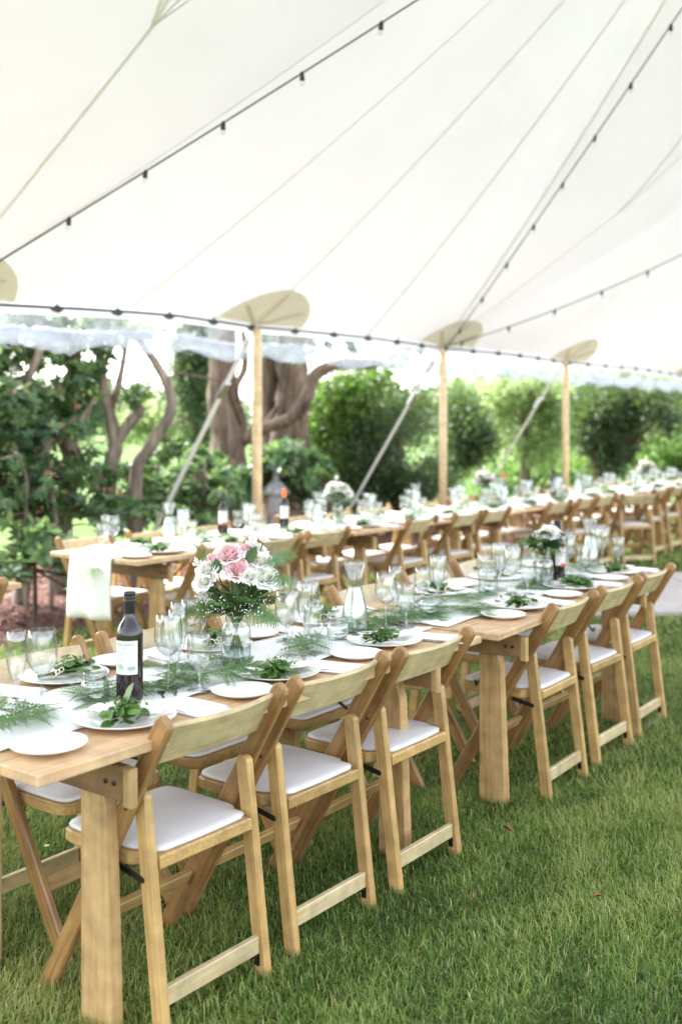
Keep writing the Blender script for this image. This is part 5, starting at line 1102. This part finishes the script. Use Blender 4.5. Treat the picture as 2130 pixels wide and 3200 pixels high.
shrub('young_rhododendron', 'young rhododendron with pale rosettes on the bark mulch', 'shrub', gnd(120, 8), [([gnd(110, 8), PD(110, 1780, 8), PD(100, 1700, 8)], [.02, .015, .01])], bl, 60, 0.12, M['rhodo'], M['bark'], 'rosette', 0, 24)
bl = [blob(870, 1470, 11.8, 90, 80, .5), blob(950, 1520, 11.8, 80, 60, .5), blob(930, 1410, 12, 60, 50, .4), blob(760, 1530, 11.6, 50, 60, .4), blob(1010, 1500, 12, 50, 60, .4)]
shrub('rhododendron', 'large-leaved rhododendron at the foot of the gnarled tree', 'shrub', gnd(900, 11.8), [([gnd(900, 11.8), PD(890, 1600, 11.8), PD(880, 1480, 11.8)], [.04, .03, .02])], bl, 260, 0.14, M['rhodo'], M['bark'], 'rosette', 8, 30)
# gnarled multi-stemmed tree in the middle
D = 13
pt = [([gnd(725, D), PD(715, 1550, D), PD(712, 1380, D), PD(690, 1230, D), PD(700, 1080, D), PD(690, 850, D), PD(680, 500, D)], [.30, .24, .20, .17, .155, .14, .1]),
      ([gnd(900, D + .4), PD(890, 1500, D + .4), PD(905, 1330, D + .4), PD(915, 1200, D + .4), PD(908, 1080, D + .4), PD(915, 800, D + .4), PD(930, 400, D + .4)], [.34, .28, .22, .20, .19, .17, .12]),
      ([gnd(850, D + .6), PD(845, 1300, D + .6), PD(835, 1050, D + .6), PD(820, 700, D + .6)], [.16, .13, .12, .1]),
      ([PD(742, 1390, D), PD(812, 1345, D - .2), PD(900, 1312, D - .4), PD(955, 1248, D - .5), PD(986, 1172, D - .5), PD(1050, 1142, D - .5), PD(1176, 1138, D - .5)], [.08, .075, .075, .078, .075, .066, .058]),
      ([PD(745, 1420, D), PD(760, 1330, D), PD(735, 1220, D - .2), PD(765, 1140, D - .2), PD(755, 980, D - .2)], [.05, .05, .045, .04, .03]), ([PD(955, 1250, D - .5), PD(950, 1330, D - .4), PD(965, 1400, D - .4)], [.06, .05, .035]), ([PD(790, 1390, D), PD(830, 1330, D - .1), PD(868, 1270, D - .1)], [.05, .045, .03])]
crown = [blob(1130, 1070, 13.5, 150, 45, .5), blob(1260, 1090, 14, 110, 40, .5), blob(150, 985, 10.5, 220, 45, .5), blob(420, 1000, 10.8, 120, 35, .4), blob(820, 1040, 13, 90, 40, .5), blob(760, 700, 13, 500, 150, 2), blob(1000, 560, 14, 500, 200, 2), blob(500, 600, 13.5, 300, 160, 1.6), blob(760, 950, 13.2, 200, 60, .8), blob(1010, 1080, 13.8, 130, 40, .5), blob(900, 1100, 12.4, 50, 40, .3), blob(640, 1060, 13.6, 60, 50, .4)]
gt = shrub('gnarled_tree', 'old gnarled tree with furrowed trunks and one long sawn-off curving limb', 'tree', gnd(800, D), pt, crown, 900, 0.11, M['rhodo'], M['bark'], 'rosette', 0, 40)
q = PD(1178, 1138, D - .5); link('sawn_end', lathe('sawn_end', [(0.057, 0), (0.055, 0.006), (0.001, 0.007)], M['cutwood'], 12), gt, Matrix.Translation(q) @ Matrix.Rotation(R(90), 4, 'Y'))
# stone lantern standing in the bed
st = thing('stone_lantern', 'weathered grey stone garden lantern standing in the leaves by the tent pole', 'lantern', gnd(862, 11.5) + Vector((0, 0, .05)))
M['stone'] = plain('weathered_granite', (0.32, 0.31, 0.32), .9, noise=.3, nscale=12, bump=.5)
for nme, pr in (('base', [(0.001, 0), (.17, 0), (.17, .08), (.10, .12)]), ('shaft', [(.075, .115), (.065, .3), (.075, .55), (.12, .60)]), ('fire_box', [(.12, .595), (.14, .62), (.13, .78), (.11, .80)]), ('cap_stone', [(.11, .79), (.23, .82), (.20, .87), (.08, .96), (.05, .97), (.06, 1.02), (.03, 1.07), (.001, 1.08)])): link(nme, lathe(nme, pr, M['stone'], 12, True), st)
st.scale = (.72, .72, .95)
# hedge-like yew behind the second pole
D = 15.5
bl = [blob(1050, 1350, D, 120, 110, 1.0), blob(1190, 1310, D, 130, 110, 1.0), blob(1120, 1460, D, 160, 90, .9), blob(1270, 1420, D, 110, 110, .9), blob(1330, 1330, D + .5, 90, 90, .8), blob(1000, 1470, D, 80, 80, .7), blob(1250, 1530, D, 120, 50, .7), blob(1080, 1560, D, 160, 50, .7)]
shrub('yew_bush', 'broad dark green yew bush behind the diagonal guy strap', 'shrub', gnd(1150, D), [([gnd(1150, D), PD(1150, 1500, D), PD(1160, 1350, D)], [.14, .1, .06]), ([gnd(1230, D), PD(1240, 1500, D), PD(1250, 1350, D)], [.12, .09, .05])], bl, 2100, 0.05, M['yew'], M['bark_red'], 'needle', 0, 60)
bl = [blob(1040, 1260, 14.6, 90, 60, .5), blob(1110, 1210, 14.6, 80, 40, .4), blob(985, 1330, 14.6, 50, 60, .4), blob(1180, 1180, 14.8, 60, 25, .4), blob(1000, 1420, 14.6, 50, 50, .3)]
shrub('laurel', 'fresh green leafy shrub in front of the broad dark yew', 'shrub', gnd(1030, 14.6), [([gnd(1030, 14.6), PD(1020, 1400, 14.6), PD(1060, 1250, 14.6)], [.05, .04, .02])], bl, 330, 0.085, M['beech'], M['bark'], 'leaf', 0, 40)
D = 18.0
bl = [blob(1430, 1310, D, 55, 65, .7), blob(1470, 1370, D, 40, 50, .5), blob(1400, 1420, D, 50, 60, .6)]
shrub('yew_tree', 'dark spreading yew tree just behind the second wooden pole', 'tree', gnd(1395, D), [([gnd(1398, D), PD(1400, 1520, D), PD(1410, 1400, D), PD(1440, 1280, D)], [.16, .13, .10, .05]), ([PD(1403, 1480, D), PD(1450, 1400, D), PD(1510, 1340, D)], [.07, .05, .03])], bl, 800, 0.06, M['yew'], M['bark_red'], 'needle', 0, 60)
# fan-shaped yew at the right
D = 19.0; fp = []; b0 = gnd(1885, D)
for px, py in ((1790, 1260), (1830, 1230), (1880, 1215), (1930, 1200), (1985, 1205), (2040, 1225), (2080, 1250), (1790, 1310)):
    fp.append(([b0, PD(1885 + (px - 1885) * .12, 1500, D), PD(1885 + (px - 1885) * .45, 1400 + (py - 1300) * .1, D), PD(px, py + 30, D + rng.normal(0, .4))], [.09, .075, .05, .02]))
bl = [blob(1850, 1290, D, 50, 55, .8), blob(1910, 1265, D, 60, 50, .9), blob(1980, 1260, D, 65, 50, .9), blob(2045, 1280, D, 60, 50, .9), blob(2090, 1310, D, 35, 35, .6), blob(1850, 1360, D, 45, 50, .5), blob(1930, 1350, D, 70, 50, .7), blob(2000, 1340, D, 70, 45, .6), blob(1892, 1430, D, 30, 45, .3), blob(1940, 1405, D, 40, 35, .4)]
shrub('fan_yew', 'dark fan-shaped yew spreading upward from one narrow base', 'tree', b0, fp, bl, 2300, 0.06, M['yew'], M['bark_red'], 'needle', 0, 80)
# lighter trees behind
def far_tree(name, label, d, blobs, n, size, matl, trunk=None, kind='leaf', group=None):
    bl = [blob(*b[:2], d, *b[2:]) for b in blobs]; px = trunk[0] if trunk else blobs[0][0]; paths = [([gnd(px, d), PD(px + 5, CY + 60, d), PD(px - 4, trunk[1] if trunk else CY, d)], [trunk[2], trunk[2] * .8, trunk[2] * .5])] if trunk else []
    return shrub(name, label, 'tree', gnd(px, d), paths, bl, n, size, matl, M['bark'], kind, 0, 40 if trunk else 0, group)
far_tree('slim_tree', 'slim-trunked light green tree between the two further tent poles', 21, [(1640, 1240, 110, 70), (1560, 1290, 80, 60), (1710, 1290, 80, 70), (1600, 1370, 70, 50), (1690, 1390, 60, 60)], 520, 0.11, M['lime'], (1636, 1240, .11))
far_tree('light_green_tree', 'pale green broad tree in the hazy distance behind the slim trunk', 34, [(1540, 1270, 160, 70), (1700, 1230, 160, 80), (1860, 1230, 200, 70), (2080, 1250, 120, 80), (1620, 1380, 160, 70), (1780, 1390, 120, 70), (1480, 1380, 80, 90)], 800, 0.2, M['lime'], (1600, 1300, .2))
far_tree('columnar_conifer', 'narrow dark conifer against the bright sky behind the twisted shrub', 17, [(612, 1120, 42, 90), (615, 1240, 48, 90), (610, 1350, 50, 60), (612, 1010, 36, 80)], 620, 0.06, M['yew'], (612, 1000, .12), 'needle')
far_tree('low_laurel_hedge', 'low sunlit green shrubs past the fan-shaped yew', 24, [(2080, 1450, 110, 50), (1980, 1480, 80, 40), (2200, 1430, 120, 70), (1780, 1480, 80, 45), (1690, 1490, 70, 40), (1560, 1500, 90, 45)], 560, 0.12, M['beech'])
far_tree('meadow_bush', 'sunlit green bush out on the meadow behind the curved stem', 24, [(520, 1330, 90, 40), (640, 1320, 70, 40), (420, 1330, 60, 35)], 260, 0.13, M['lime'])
far_tree('meadow_tree', 'hazy green tree on the meadow seen through the twisted stems', 42, [(300, 1270, 90, 60), (120, 1270, 120, 70), (480, 1290, 70, 40), (-40, 1260, 120, 80)], 420, 0.25, M['farwood'])
# woodland on the skyline
P_, D_ = [], []
for k in range(90):
    px = rng.uniform(-900, 3100); d = rng.uniform(95, 150); h = (60 + 40 * rng.random() + (60 if px > 1350 else 0)); c, r = blob(px, 1330 - h * .45, d, 110, h * .6); u = runit(160); P_.append(c + u * r * (.6 + .4 * rng.random((160, 1)))); D_.append(u)
P_, D_ = np.vstack(P_), np.vstack(D_); P_[:, 2] = np.maximum(P_[:, 2], 0.2)
V2, F2, rn = scatter(P_, D_ + .6 * rng.normal(size=D_.shape), D_ + .3 * rng.normal(size=D_.shape), rng.uniform(.7, 1.6, len(P_)), LEAF_SMALL)
o = link('distant_woodland', mesh_np('distant_woodland', V2, F2, M['farwood'], rn)); tag(o, 'distant hazy woodland along the meadow\'s far edge', 'woodland', kind='stuff')
